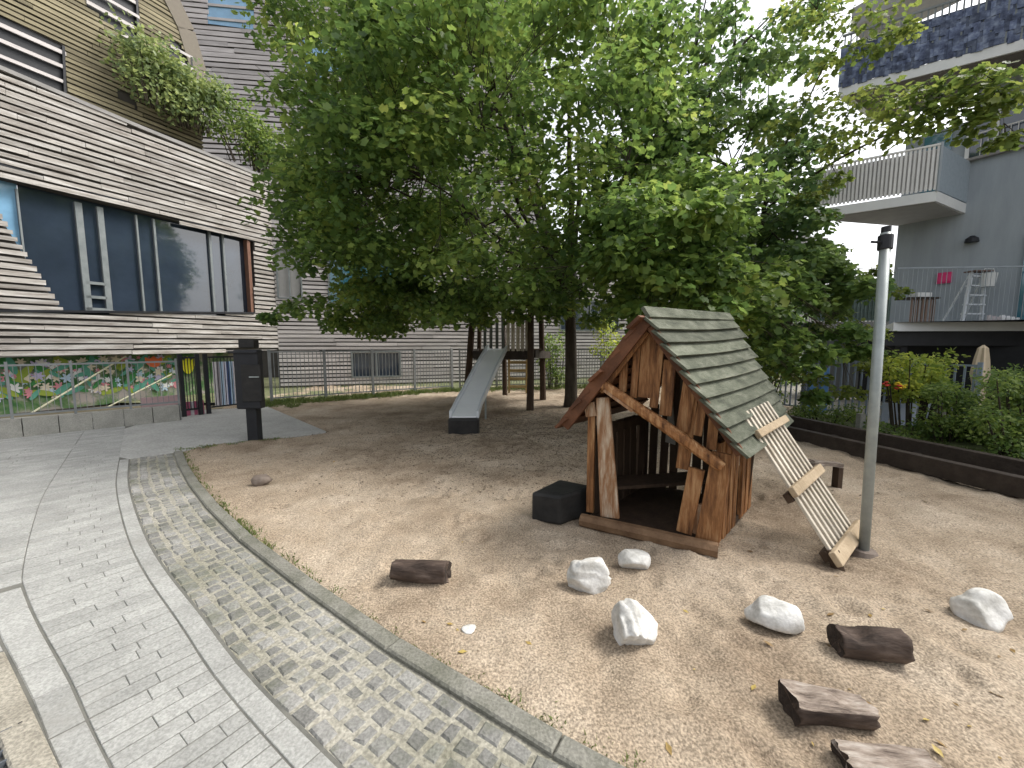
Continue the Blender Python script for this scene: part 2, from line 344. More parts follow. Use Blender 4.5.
# sand, one sheet with dimples
x0, x1, y0, y1 = -7.5, 7.2, .2, 15.5
xs = np.concatenate([np.arange(x0, -1.2, .06), np.arange(-1.2, 3.6, .03), np.arange(3.6, x1, .06)])
ys = np.concatenate([np.arange(y0, 4.2, .03), np.arange(4.2, y1, .07)])
X, Y = np.meshgrid(xs, ys)
Zs = np.zeros_like(X)
def vnoise(X, Y, sc, seed):
    r = np.random.default_rng(seed); n = 256; tab = r.random((n, n))
    a, b = X * sc + 1000, Y * sc + 1000; i, j = np.floor(a).astype(int), np.floor(b).astype(int); u, v = a - i, b - j
    u, v = u * u * (3 - 2 * u), v * v * (3 - 2 * v)
    t = lambda p, q: tab[p % n, q % n]
    return (t(i, j) * (1 - u) * (1 - v) + t(i + 1, j) * u * (1 - v) + t(i, j + 1) * (1 - u) * v + t(i + 1, j + 1) * u * v) - .5
for sc, amp, sd in ((.5, .07, 1), (1.7, .05, 2), (4.5, .035, 3), (9, .026, 4), (20, .014, 5)): Zs += vnoise(X, Y, sc, sd) * amp
rr = np.random.default_rng(5)
for _ in range(900):
    cx, cy = rr.uniform(x0, x1), rr.uniform(y0, 8.5); an = rr.uniform(0, 3.14); a, b = rr.uniform(.05, .12), rr.uniform(.03, .06)
    m = (abs(X - cx) < .35) & (abs(Y - cy) < .35)
    dx, dy = X[m] - cx, Y[m] - cy; p = dx * math.cos(an) + dy * math.sin(an); q = -dx * math.sin(an) + dy * math.cos(an)
    e = (p / a) ** 2 + (q / b) ** 2; Zs[m] += rr.uniform(.012, .036) * (-np.exp(-e) + .45 * np.exp(-(np.sqrt(e) - 1.7) ** 2 * 3))
Zs = Zs - .012
# hold it below the pavement side of the kerb
kc = np.array([(p.x, p.y) for p in KC]); kn = np.array([KT(c, 1) - KT(c, 0) for c in CUM])[:, :2]
best = np.full(X.shape, 1e9); sd = np.zeros_like(X)
for (cx, cy), (nx, ny) in zip(kc[::3], kn[::3]):
    d = (X - cx) ** 2 + (Y - cy) ** 2; m = d < best; best[m] = d[m]; sd[m] = ((X - cx) * nx + (Y - cy) * ny)[m]
near = np.clip((sd + .40) / .34, 0, 1)
endp = KC[-1]
Zs = Zs * (1 - near * .8) - .004 * near
Zs[(sd > -.07) & (Y < endp.y + .5)] = -.055
E = [(p.x, p.y) for p in [Vector((endp.x - .1, endp.y, 0))] + SANDPOLY[1:] + [far_c]]
for j in range(X.shape[0]):
    if ys[j] < endp.y - .3: continue
    for i in range(X.shape[1]):
        x, y = xs[i], ys[j]
        if x > -3.3: break
        # inside apron side ?
        if x < -3.0:
            # polyline left/top test
            P = [(-9, endp.y - 3), (E[0][0], E[0][1]), *E[1:], (-9, 10.5)]
            if inpoly(x, y, P): Zs[j, i] = -.075
def sandz(x, y):
    j = np.abs(ys - y).argmin(); i = np.abs(xs - x).argmin(); return float(Zs[j, i])
nx, ny = len(xs), len(ys)
V = np.stack([X.ravel(), Y.ravel(), Zs.ravel()], 1)
idx = np.arange(nx * ny).reshape(ny, nx); Fq = np.stack([idx[:-1, :-1].ravel(), idx[:-1, 1:].ravel(), idx[1:, 1:].ravel(), idx[1:, :-1].ravel()], 1)
def npmesh(name, V, Fa, m, smooth=False):
    me = bpy.data.meshes.new(name); k = Fa.shape[1]
    me.vertices.add(len(V)); me.vertices.foreach_set('co', V.astype(np.float32).ravel())
    me.loops.add(Fa.size); me.loops.foreach_set('vertex_index', Fa.astype(np.int32).ravel())
    me.polygons.add(len(Fa)); me.polygons.foreach_set('loop_start', np.arange(len(Fa), dtype=np.int32) * k)
    me.update(calc_edges=True); me.validate()
    if smooth: me.polygons.foreach_set('use_smooth', [True] * len(me.polygons))
    me.materials.append(m); return me
o = bpy.data.objects.new('sand', npmesh('sand', V, Fq, M['sand'], True)); COL.objects.link(o); tag(o, kind='structure')

# ------------------------------------------------------------------ leaves
def leaf_mesh(name, C, R, n, size, m, flat_=.5, up=.62, droop=.25, seed=1, lobed=True):
    """C: clump centres (k,3); R: radii; n leaves each"""
    r = np.random.default_rng(seed); C = np.asarray(C, float); R = np.asarray(R, float)
    k = len(C); ci = np.repeat(np.arange(k), n); N = len(ci)
    d = r.normal(size=(N, 3)); d /= np.linalg.norm(d, axis=1)[:, None]; rad = r.random(N) ** .45
    # clump made irregular
    off = d * rad[:, None] * R[ci][:, None]; off[:, 2] *= flat_
    off[:, 2] -= droop * R[ci] * rad ** 2
    P = C[ci] + off
    nrm = r.normal(size=(N, 3)) * (1 - up); nrm[:, 2] += up; nrm += d * .25; nrm /= np.linalg.norm(nrm, axis=1)[:, None]
    t = d + r.normal(size=(N, 3)) * .6; t[:, 2] -= .25; t -= nrm * (t * nrm).sum(1)[:, None]; t /= np.linalg.norm(t, axis=1)[:, None]
    s_ = np.cross(nrm, t); L = size * r.uniform(.6, 1.25, N); Wd = L * r.uniform(.85, 1.1, N)
    if lobed: pr = [(0, 0, 0), (.12, .42, .05), (.42, .28, .06), (.62, .52, .03), (1.0, 0, -.06), (.62, -.52, .03), (.42, -.28, .06), (.12, -.42, .05)]; fc = [(0, 1, 2, 3, 4), (0, 4, 5, 6, 7)]
    else: pr = [(0, 0, 0), (.3, .30, .05), (.7, .26, .02), (1, 0, -.08), (.7, -.26, .02), (.3, -.30, .05)]; fc = [(0, 1, 2, 3), (0, 3, 4, 5)]
    q = len(pr); V = np.zeros((N, q, 3))
    for a, (x, y, z) in enumerate(pr): V[:, a] = P + t * (x * L)[:, None] + s_ * (y * Wd)[:, None] + nrm * (z * L)[:, None]
    Fa = (np.arange(N) * q)[:, None, None] + np.array(fc)[None]
    return npmesh(name, V.reshape(-1, 3), Fa.reshape(-1, len(fc[0])), m)
def leaves(name, parent, C, R, n, size, m, **k):
    base = wloc(parent) if parent else Vector((0, 0, 0))
    tags = {a: k.pop(a) for a in ('label', 'cat', 'group', 'kind') if a in k}; loc = k.pop('loc', None)
    C = np.asarray([tuple(c) for c in C]) - np.array(loc if loc is not None else base)
    o = bpy.data.objects.new(name, leaf_mesh(name, C, R, n, size, m, **k)); COL.objects.link(o)
    if parent: o.parent = parent
    elif loc is not None: o.location = Vector(loc)
    return tag(o, **tags)

# ------------------------------------------------------------------ slatted building (left and back)
def slats(mb, pl, outline, holes, pitch, h, t, off, du=.06, jit=.006, bl=(1.2, 3.2), drop=0.0):
    us = [p[0] for p in outline]; zs = [p[1] for p in outline]
    z = min(zs) + pitch / 2
    while z < max(zs):
        run = None; u = min(us) + 1e-4
        while u <= max(us) + du:
            ins = u < max(us) and inpoly(u, z, outline) and not any(inpoly(u, z, hh) for hh in holes)
            if ins and run is None: run = u
            if not ins and run is not None:
                a = run; e = u
                while a < e - .02:
                    b = min(a + random.uniform(*bl), e)
                    if e - b < .3: b = e
                    if random.random() > drop:
                        dz1, dz2 = random.uniform(-jit, jit), random.uniform(-jit, jit); hh = h * random.uniform(.85, 1.15); o1 = off + random.uniform(-.008, .012)
                        p, q = pl.pt(a, z + dz1, o1), pl.pt(b - .008, z + dz2, o1)
                        mb.beam(p, q, hh, t, (0, 0, 1))
                    a = b
                run = None
            u += du
        z += pitch
A0, A1 = Vector((-11.5, 9, 0)), Vector((-9.0, 14.0, 0))
PA = Plane(A0, A1)          # n = right of u -> faces the yard
lb = thing('slatted_building', (-10.5, 11.5, 0), 'curved building clad in weathered grey slats with wide blue window strip beside the path', 'building')
ztop = PA.uz(0, 70)[1]; ue, ze = PA.uz(268, 181)
uw = lambda px, py: PA.uz(px, py)
outA = [(-3.2, 1.30), (uw(200, 353)[0], 1.36), (ue, 1.42), (ue, ze), (uw(140, 128)[0], uw(140, 130)[1]), (0, ztop), (-3.2, ztop + .25)]
holeA = [uw(-30, 165), uw(0, 180), uw(120, 208), uw(252, 241), uw(253, 314), uw(150, 312), uw(62, 312), uw(28, 262), uw(0, 216), uw(-45, 150)]
m_ = MB(); slats(m_, PA, outA, [holeA], .152, .101, .035, .05); m_.build('slat_cladding', M['slat'], lb)
# backing wall (strips left and right of the window), 0.35 deep
def wallpoly(mb, pl, poly, off, t): mb.slabpoly([pl.pt(u, z, off) for u, z in poly], pl.n * -t)
bw = MB()
wz = [z for _, z in holeA]; wtop, wbot = max(wz), min(wz)
wallpoly(bw, PA, [(-3.2, 1.30), (ue, 1.42), (ue, uw(253, 316)[1]), (uw(62, 314)[0], uw(62, 314)[1]), (-3.2, uw(62, 314)[1])], 0, .3)
wallpoly(bw, PA, [(-3.2, uw(0, 178)[1] + .02), (uw(0, 178)[0], uw(0, 178)[1]), (uw(253, 239)[0], uw(253, 239)[1]), (ue, uw(253, 239)[1]), (ue, ze), (0, ztop), (-3.2, ztop + .25)], 0, .3)
wallpoly(bw, PA, [(uw(253, 240)[0], uw(253, 241)[1]), (uw(253, 240)[0], uw(253, 314)[1] + .01), (ue, uw(253, 314)[1] + .01), (ue, uw(253, 240)[1])], 0, .3)
wallpoly(bw, PA, [(-3.2, wbot - .1), (uw(62, 312)[0], uw(62, 312)[1]), uw(28, 262), uw(0, 217), (-3.2, uw(0, 178)[1] + .5)], -.003, .3)
bw.build('wall', M['backing'], lb)
wn = MB()                                                          # window: reveal frame
def edge(mb, a, b, d0, d1, t=.05): mb.slabpoly([PA.pt(*a, d0), PA.pt(*b, d0), PA.pt(*b, d1), PA.pt(*a, d1)], (0, 0, t))
edge(wn, uw(-45, 312), uw(253, 314), .10, -.28, .06); edge(wn, uw(-45, 150), uw(253, 240), .06, -.28, -.06)
win = wn.build('window', M['black'], lb)
gl = MB(); ug = uw(28, 250)[0]
wallpoly(gl, PA, [(ug, wbot - .1), (uw(253, 313)[0], wbot - .1), (uw(253, 240)[0], uw(253, 230)[1]), (ug, wtop + .2)], -.2, .02); gl.build('pane', M['glass'], win)
gl = MB(); wallpoly(gl, PA, [(-3, wbot + .1), (ug - .01, wbot + .1), (ug - .01, wtop + .2), (-3, wtop + .2)], -.2, .02); gl.build('pane', M['glass_blue'], win, label='left end pane of the window, coloured pale blue as reflected sky')  # pale blue colour stands in for the sky reflected in this pane
mu = MB()
def vbar(px, w, ztop_, zbot_): 
    u = uw(px, 280)[0]; mu.box(PA.pt(u, (ztop_ + zbot_) / 2, -.15), PA.u * w, PA.n * .08, Z(ztop_ - zbot_))
for px, w in ((29, .03), (88, .13), (109, .12), (144, .04), (161, .05), (215, .06), (228, .05)): vbar(px, w, uw(px, 184 + px * .22)[1], uw(px, 312)[1])
for py in (283, 297, 309): mu.beam(PA.pt(uw(88, py)[0], uw(98, py)[1], -.14), PA.pt(uw(109, py)[0], uw(98, py)[1], -.14), .07, .06, (0, 0, 1))
build_split(mu, 'mullion', M['mull'], win)
jb = MB(); u_ = uw(249, 280)[0]; jb.slabpoly([PA.pt(u_, uw(249, 313)[1], .02), PA.pt(u_, uw(249, 313)[1], -.19), PA.pt(u_, uw(249, 240)[1], -.19), PA.pt(u_, uw(249, 240)[1], .02)], PA.u * .10); jb.build('jamb', M['brown_frame'], win)
# a few things inside the room, seen as darker shapes, are left to the reflections
cap = MB()
for (u0, z0), (u1, z1) in (((-3.2, ztop + .25), (0, ztop)), ((0, ztop), (uw(140, 128)[0], uw(140, 130)[1])), ((uw(140, 128)[0], uw(140, 130)[1]), (ue, ze))):
    cap.slabpoly([PA.pt(u0, z0 + .01, .09), PA.pt(u1, z1 + .01, .09), PA.pt(u1, z1 + .01, -.8), PA.pt(u0, z0 + .01, -.8)], (0, 0, .09))
cap.build('parapet', M['cap'], lb)
so = MB(); so.slabpoly([PA.pt(-3.2, 1.26, .0), PA.pt(ue, 1.38, .0), PA.pt(ue, 1.38, -1.2), PA.pt(-3.2, 1.26, -1.2)], (0, 0, .03)); so.build('soffit', M['slat_far'], lb)
# upper storey, set back
U0 = A0 - PA.n * 1.1; PU = Plane(U0, U0 + PA.u); uu = PU.uz
e1 = uu(199, 100); e2 = uu(197, 70); e3 = uu(185, 30); e4 = uu(168, -5); e5 = uu(150, -40)
outU = [(-4, 7.2), (e1[0], 6.6), e1, e2, e3, e4, e5, (-4, 13.5)]
hU = [[uu(-40, -5), uu(62, 47), uu(64, 97), uu(-40, 66)], [uu(84, -20), uu(135, -18), uu(137, 50), uu(82, 2)], [uu(167, 34), uu(190, 58), uu(192, 88), uu(168, 60)], [uu(116, 88), uu(134, 100), uu(134, 108), uu(116, 96)]]
m_ = MB(); slats(m_, PU, outU, hU, .128, .090, .03, .05); m_.build('slat_cladding', M['slat_gold'], lb, label='olive gold slats of the set back upper storey')
bw = MB(); wallpoly(bw, PU, outU, -.02, .25); 
bw.build('wall', M['backing'], lb)
for i, h_ in enumerate(hU[:3]):
    w_ = MB(); wallpoly(w_, PU, h_, .012, .02); wo = w_.build('window', M['black'], lb)
    l_ = MB(); zz = [z for _, z in h_]; z = min(zz)
    slats(l_, PU, h_, [], .36, .085, .03, .08, bl=(3, 5)); build_split(l_, 'louvre', M['slat_far'], wo)
    f_ = MB(); f_.beam(PU.pt(h_[1][0], h_[1][1], .07), PU.pt(h_[2][0], h_[2][1], .07), .05, .06, PA.u); f_.build('frame', M['black'], wo)
ec = MB()
for a, b in ((e1, e2), (e2, e3), (e3, e4), (e4, e5)): ec.beam(PU.pt(*a, .03), PU.pt(*b, .03), .12, .5, PU.n)
ec.build('corner_trim', flat('trim_brown', (.20, .175, .14)), lb)

# facade facing the yard at the back
B0 = PA.pt(ue, 0, 0); B1 = Vector((-1.5, 17.2, 0)); PB = Plane(B0, B1); bb = PB.uz
nb = thing('slatted_rear_wing', PB.pt(4, 0), 'low wing clad in pale grey slats behind the railing and slide', 'building')
uend = bb(640, 330)[0]
outB = [(-.02, .02), (uend, .02), (uend, 5.8), (bb(480, 250)[0], 6.6), (0, ze)]
hB = [[bb(276, 248), bb(300, 250), bb(300, 298), bb(276, 298)], [bb(328, 256), bb(425, 258), bb(425, 303), bb(328, 303)], [bb(352, 352), bb(400, 352), bb(400, 377), bb(352, 377)], [bb(560, 300), bb(618, 300), bb(618, 330), bb(560, 330)]]
m_ = MB(); slats(m_, PB, outB, hB, .15, .105, .03, .05, bl=(1, 3)); m_.build('slat_cladding', M['slat_far'], nb)
bw = MB(); wallpoly(bw, PB, outB, 0, .25); bw.build('wall', M['backing'], nb)
for h_, mm in zip(hB, ('slabgrey', 'glass_teal', 'glass', 'glass')):
    w_ = MB(); wallpoly(w_, PB, h_, .03, .02); wo = w_.build('window', M[mm], nb)
    f_ = MB(); z1, z0 = h_[0][1], h_[3][1]; ua, ub = h_[0][0], h_[1][0]
    for q0, q1 in (((ua, z0), (ub, z0)), ((ua, z1), (ub, z1)), ((ua, z0), (ua, z1)), ((ub, z0), (ub, z1)), (((ua + ub) / 2, z0), ((ua + ub) / 2, z1))):
        f_.beam(PB.pt(*q0, .075), PB.pt(*q1, .075), .05, .05, Z(1) if q0[1] == q1[1] else PB.u)
    f_.build('frame', M['mull'], wo)
# taller block behind
PC = Plane((-14, 19), (6, 21.5)); cc = PC.uz
tb = thing('slatted_tower_block', PC.pt(8, 0), 'tall pale slatted block rising behind the tree crown', 'building')
outC = [(cc(120, 300)[0], 5), (cc(540, 300)[0], 5), (cc(545, -40)[0], 19), (cc(120, -40)[0], 19)]
hC = [[cc(208, -6), cc(254, 2), cc(254, 30), cc(208, 24)], [cc(300, 40), cc(345, 42), cc(345, 80), cc(300, 78)]]
m_ = MB(); slats(m_, PC, outC, hC, .215, .16, .03, .05, bl=(2, 5), jit=.02); m_.build('slat_cladding', M['slat_far'], tb)
bw = MB(); wallpoly(bw, PC, [(outC[0][0], 0), (outC[1][0], 0), outC[2], outC[3]], 0, .3); bw.build('wall', M['backing'], tb)
for h_ in hC:
    w_ = MB(); wallpoly(w_, PC, h_, .03, .02); wo = w_.build('window', M['glass_blue'], tb)
    l_ = MB(); slats(l_, PC, h_, [], .55, .09, .03, .06, bl=(3, 5)); build_split(l_, 'louvre', M['slat_far'], wo)
# pale house far behind on the right
PD = Plane((4.5, 24), (17, 25.5)); dd = PD.uz
fb = thing('pale_house', PD.pt(5, 0), 'plain pale house glimpsed between the branches right of the trunks', 'building')
bw = MB(); wallpoly(bw, PD, [(dd(640, 300)[0], 0), (dd(830, 300)[0], 0), (dd(830, 220)[0], 8.2), (dd(640, 190)[0], 9.0)], 0, 3); bw.build('wall', M['slabgrey'], fb)
for px in (665, 705, 745, 785):
    w_ = MB(); u0, z0 = dd(px, 255); w_.box(PD.pt(u0, z0, .02), PD.u * 1.1, PD.n * .06, Z(1.6)); w_.build('window', M['glass'], fb)

# ------------------------------------------------------------------ mural wall, planter wall, railings
PM = Plane(A0 - PA.n * .55 - PA.u * 3, A1 - PA.n * .55); mm_ = PM.uz
mw = thing('mural_wall', PM.pt(4, 0), 'long low wall painted with flowers and leaves under the slatted building', 'mural')
um = mm_(262, 380)[0]
w_ = MB(); wallpoly(w_, PM, [(0, -.05), (um, -.05), (um, 1.4), (0, 1.4)], 0, .2); w_.build('wall', mat('mural_ground', [(0.03, 0.10, 0.03), (0.10, 0.16, 0.07), (0.27, 0.24, 0.22)], 2.2, 0.9, ramp=(.38, .6)), mw)
cols = {'lilac': (.48, .44, .62), 'cream': (.62, .55, .42), 'sky': (.40, .52, .62), 'leafgreen': (.05, .20, .06), 'lime': (.25, .32, .05), 'tealleaf': (.10, .30, .22), 'white_petal': (.66, .66, .64), 'rose': (.55, .22, .25)}
mbs = {k: MB() for k in cols}
rm = random.Random(3)
zb, zt = .30, 1.22
for i in range(260):
    k = rm.choice(list(cols)); px = rm.uniform(-60, 176); u0 = mm_(px, 390)[0]; z0 = rm.uniform(zb, zt); o_ = .004 + i * .00015
    if k in ('leafgreen', 'lime', 'tealleaf'):
        an = rm.uniform(.2, 2.9); L = rm.uniform(.2, .55); w = L * .16; c, s_ = math.cos(an), math.sin(an); pts = []
        for a in range(10): t = a / 10 * 2 * math.pi; p, q = math.cos(t) * L / 2, math.sin(t) * w; pts.append((u0 + p * c - q * s_, z0 + p * s_ + q * c))
    else:
        R = rm.uniform(.05, .14); pts = []; npet = rm.choice([5, 6])
        for a in range(36): t = a / 36 * 2 * math.pi; r_ = R * (.72 + .28 * math.cos(npet * t)); pts.append((u0 + r_ * math.cos(t), z0 + r_ * math.sin(t)))
    pts = [(a, min(max(b, .02), 1.30)) for a, b in pts]
    mbs[k].slabpoly([PM.pt(a, b, o_) for a, b in pts], PM.n * -.002)
for k, mbx in mbs.items(): mbx.build('painted_' + ('leaves' if k in ('leafgreen', 'lime', 'tealleaf') else 'flowers'), flat('paint_' + k, cols[k]), mw)
for nm, px, py, c in (('painted_tulip', 153, 361, (.70, .16, .06)), ('painted_tulip', 187, 364, (.72, .66, .03))):
    u0, z0 = mm_(px, py); t_ = MB(); w = .22 if px < 170 else .20; hh = .20 if px < 170 else .34
    t_.slabpoly([PM.pt(u0 + a * w, z0 + b * hh, .05) for a, b in ((-.9, .6), (-.45, .3), (0, .75), (.45, .3), (.9, .6), (.95, -.1), (.5, -.75), (0, -.95), (-.5, -.75), (-.95, -.1))], PM.n * -.008)
    t_.build(nm, flat('tulip%d' % px, c), mw, label='orange painted tulip' if px < 170 else 'yellow painted tulip')
# planter wall
W0, W1 = G(-60, 446), G(181, 420.5); PW = Plane(W0, W1)
pw = thing('low_concrete_wall', PW.pt(1, 0), 'low mossy concrete wall along the far left edge of the paving', 'wall')
w_ = MB(); u = 0
while u < PW.L: b = min(u + .42, PW.L); w_.box(PW.pt((u + b) / 2, .14, -.1), PW.u * (b - u - .012), PW.n * .2, Z(.36)); u = b
w_.build('block_course', M['concrete'], pw, bevel=.006)
for px0, py0, px1, py1 in ((30, 416, 128, 348), (102, 410, 172, 374)):
    pass
hr = thing('stair_handrail', PM.pt(mm_(80, 390)[0], .0, .3), 'long pale sloping handrail in front of the flower mural, left of the other', 'handrail', 'stair handrails')
PH = Plane(PM.pt(0, 0, .28), PM.pt(1, 0, .28))
h_ = MB(); h_.tube([PH.hit(30, 414), PH.hit(126, 356)], .022, 8); h_.build('rail', flat('rail_cream', (.55, .53, .38)), hr)
h_ = MB(); q = PH.hit(60, 396); h_.tube([Vector((q.x, q.y, 0)), q], .016, 6); q = PH.hit(110, 366); h_.tube([Vector((q.x, q.y, 0)), q], .016, 6); build_split(h_, 'post', M['fence'], hr)
hr = thing('stair_handrail', PM.pt(mm_(140, 390)[0], .0, .3), 'short pale sloping handrail in front of the flower mural, nearer the gate', 'handrail', 'stair handrails')
h_ = MB(); h_.tube([PH.hit(104, 409), PH.hit(172, 374)], .020, 8); h_.build('rail', flat('rail_cream', (.55, .53, .38)), hr)
h_ = MB(); q = PH.hit(125, 398); h_.tube([Vector((q.x, q.y, 0)), q], .016, 6); q = PH.hit(160, 380); h_.tube([Vector((q.x, q.y, 0)), q], .016, 6); build_split(h_, 'post', M['fence'], hr)
def railing(name, P, Q, z0, z1, pitch, r, pw_, npan, label, mt, rr_=.012, group=None, ballm=None):
    P, Q = Vector((P[0], P[1], 0)), Vector((Q[0], Q[1], 0)); t = thing(name, (P + Q) / 2, label, 'fence', group); d = (Q - P); L = d.length; d.normalize(); n = Vector((d.y, -d.x, 0))
    for i in range(npan):
        a, b = L * i / npan, L * (i + 1) / npan; m1 = MB(); u = a + pw_ / 2 + pitch * .6
        while u < b - pw_ / 2 - .01: m1.box(P + d * u + Z((z0 + z1) / 2 + .02), d * r * 2, n * r * 2, Z(z1 - z0 - .08)); u += pitch
        m1.build('bar_panel', ballm or mt, t)
        m2 = MB()
        for z in (z0 + .06, z1 - .03): m2.box(P + d * (a + b) / 2 + Z(z), d * (b - a - pw_), n * .024, Z(.034))
        build_split(m2, 'rail', mt, t)
    for i in range(npan + 1):
        m1 = MB(); m1.box(P + d * (L * i / npan) + Z((z1 + .03) / 2 + z0 * .0), d * pw_, n * pw_, Z(z1 + .03)); m1.build('post', mt, t)
    return t
WA, WB = PW.pt(0, 0, -.08), PW.pt(PW.L, 0, -.08)
railing('garden_fence', WA, WB, .33, PW.uz(90, 362)[1], .085, .004, .035, 4, 'thin barred fence on the low concrete wall before the flower mural', M['fence'])
# gate area
g0, g1 = G(183, 417), G(232, 411)
gt = thing('garden_gate', (g0 + g1) / 2, 'black barred gate between the low wall and the litter bin', 'gate')
PG = Plane(g0, g1)
for px in (183, 200, 208): 
    u0, _ = PG.uz(px, 400); m1 = MB(); m1.box(PG.pt(u0, .68), PG.u * .075, PG.n * .075, Z(1.4)); m1.build('post', M['black'], gt)
m1 = MB(); ua, ub = PG.uz(186, 400)[0], PG.uz(198, 400)[0]
for i in range(4): m1.box(PG.pt(ua + (ub - ua) * (i + .5) / 4, .72), PG.u * .014, PG.n * .014, Z(1.15))
for z in (.15, 1.3): m1.box(PG.pt((ua + ub) / 2, z), PG.u * (ub - ua), PG.n * .03, Z(.04))
m1.build('leaf', M['black'], gt)
m1 = MB(); ua, ub = PG.uz(211, 400)[0], PG.uz(248, 400)[0]
for i in range(11): m1.box(PG.pt(ua + (ub - ua) * (i + .5) / 11, .72), PG.u * .012, PG.n * .012, Z(1.15))
for z in (.15, 1.3): m1.box(PG.pt((ua + ub) / 2, z), PG.u * (ub - ua), PG.n * .03, Z(.035))
m1.build('leaf', M['black'], gt)
# striped pink board and coloured panels behind the gate
def panel(px0, px1, py0, py1, depth_off, cols_, name, label, cat):
    PP = Plane(PG.pt(0, 0, -depth_off), PG.pt(1, 0, -depth_off)); u0, z1 = PP.uz(px0, py0); u1, z0 = PP.uz(px1, py1); u1 = PP.uz(px1, (py0 + py1) / 2)[0]
    z0 = max(z0, .0); t = thing(name, PP.pt((u0 + u1) / 2, z0), label, cat); n_ = len(cols_)
    for i, (cn, c) in enumerate(cols_):
        m1 = MB(); a, b = u0 + (u1 - u0) * i / n_, u0 + (u1 - u0) * (i + 1) / n_; m1.box(PP.pt((a + b) / 2, (z0 + z1) / 2, random.uniform(-.02, .02)), PP.u * (b - a - .004), PP.n * .03, Z(z1 - z0)); m1.build('board', flat('board_' + cn, c), t)
pk, wt = ('pink', (.60, .16, .26)), ('white', (.66, .62, .64))
panel(186, 204, 402, 415, .10, [pk, wt, pk, wt, pk], 'striped_board', 'small pink and white striped board at the foot of the gate', 'board')
panel(212, 240, 362, 404, .5, [wt, ('grey', (.30, .28, .30)), ('lightblue', (.42, .56, .70)), ('lilacwhite', (.60, .60, .70)), ('navy', (.06, .10, .22)), ('lightblue', (.42, .56, .70)), wt, ('violet', (.20, .16, .26))], 'boarded_screen', 'white and pale blue boarded screen behind the gate', 'screen')
panel(140, 181, 398, 404, .3, [('rosepale', (.55, .38, .38))], 'pink_plank', 'low pale pink plank lying below the orange tulip', 'plank')

# litter bin on post
bp_ = G(255.5, 440.5)
lbn = thing('litter_bin', bp_, 'black square litter bin on a post at the corner of the sand', 'litter bin')
Yb = bp_.y; pxm = lambda n_: n_ * Yb / F
zt_ = AT(250, 350, Yb).z; zb_ = AT(250, 408, Yb).z
m1 = MB(); m1.box(bp_ + Z(.70), (pxm(10.5), 0, 0), (0, .14, 0), Z(1.5)); m1.build('post', M['black'], lbn, bevel=.008)
m1 = MB(); c = AT(251.5, 379, Yb - .02); m1.box(c + Vector((0, -.05, 0)), (pxm(23), .03, 0), (-.02, .17, 0), Z(zt_ - zb_)); m1.build('container', M['black'], lbn, bevel=.02)
m1 = MB(); m1.box(AT(248, 352, Yb - .02) + Vector((-.0, -.06, 0)), (pxm(27), .03, 0), (-.02, .21, 0), Z(.035)); m1.build('lid', M['black'], lbn, bevel=.006)
m1 = MB(); c = AT(250, 345, Yb); m1.box(c + Vector((0, -.03, .02)), (pxm(14), .03, 0), (0, .14, 0), Z(.13)); m1.build('hood', M['box'], lbn, bevel=.01)
m1 = MB(); m1.box(AT(251.5, 383, Yb - .165), (pxm(18), .03, 0), (-.0, .012, 0), Z((zt_ - zb_) * .62)); m1.build('door', M['box'], lbn, bevel=.004)
m1 = MB(); m1.box(AT(254, 377, Yb - .19), (pxm(9), .012, 0), (0, .012, 0), Z(.018)); m1.build('handle', M['steel'], lbn)

# rear railing behind the sand
R0, R1 = G(272, 404), G(452, 390.5)
railing('metal_railing', R0, R1, .10, 1.42, .105, .008, .07, 4, 'grey barred metal railing at the far left edge of the sand before the slatted wing', M['fence'])
R2 = Vector((4.6, 15.0, 0))
railing('metal_railing', R1 + Vector((.25, .2, 0)), R2, .10, 1.42, .105, .008, .06, 5, 'grey barred metal railing behind the slide tower and tree trunk', M['fence'])
R3, R4 = Vector((5.0, 13.0, 0)), Vector((8.2, 7.0, 0))
railing('metal_railing', R3, R4, .05, 1.25, .12, .014, .06, 5, 'bluish barred metal railing behind the shrubs right of the playhouse', flat('fence_blue', (.26, .31, .38), .5))

# ------------------------------------------------------------------ slide and tower
SB_, ST_ = G(465, 432), AT(496, 350, 9.9)
sl = thing('slide', Vector((SB_.x, SB_.y + .1, 0)), 'steel slide running down from the wooden tower into the sand', 'slide')
prof = [(AT(464, 416.5, 7.05), .46), (AT(466, 412, 7.35), .46), (AT(469, 404, 7.8), .46), (AT(476, 390, 8.4), .46), (AT(485, 371, 9.1), .46), (AT(496, 350.5, 9.9), .46), (AT(498, 348.5, 10.3), .46)]
SP = [p for p, _ in prof]
def chute(th, lift, x0f, x1f):
    m1 = MB(); a = [p + Vector((x0f, 0, lift)) for p in SP]; b = [p + Vector((x1f, 0, lift)) for p in SP]
    for i in range(len(SP) - 1): m1.hexa([a[i] - Z(th), b[i] - Z(th), b[i + 1] - Z(th), a[i + 1] - Z(th), a[i], b[i], b[i + 1], a[i + 1]])
    return m1
chute(.02, 0, -.22, .22).build('bed', M['slide'], sl, smooth=False)
for sx in (-.245, .245): chute(.13, .10, sx - .02, sx + .02).build('side_wall', M['alu'], sl)
m1 = MB(); q = SP[0]; m1.box(Vector((q.x, q.y - .02, q.z / 2 - .03)), (.54, 0, 0), (0, .22, 0), Z(q.z + .02)); m1.build('end_block', M['box'], sl, bevel=.03)
for sx in (-.2, .2):
    m1 = MB(); p = SP[3]; m1.tube([Vector((p.x + sx, p.y, -.05)), p + Vector((sx, 0, -.03))], .022, 8); m1.build('leg', M['steel'], sl)
tw = thing('play_tower', (0.1, 11.2, 0), 'dark wooden play tower of leaning round posts behind the slide', 'play tower')
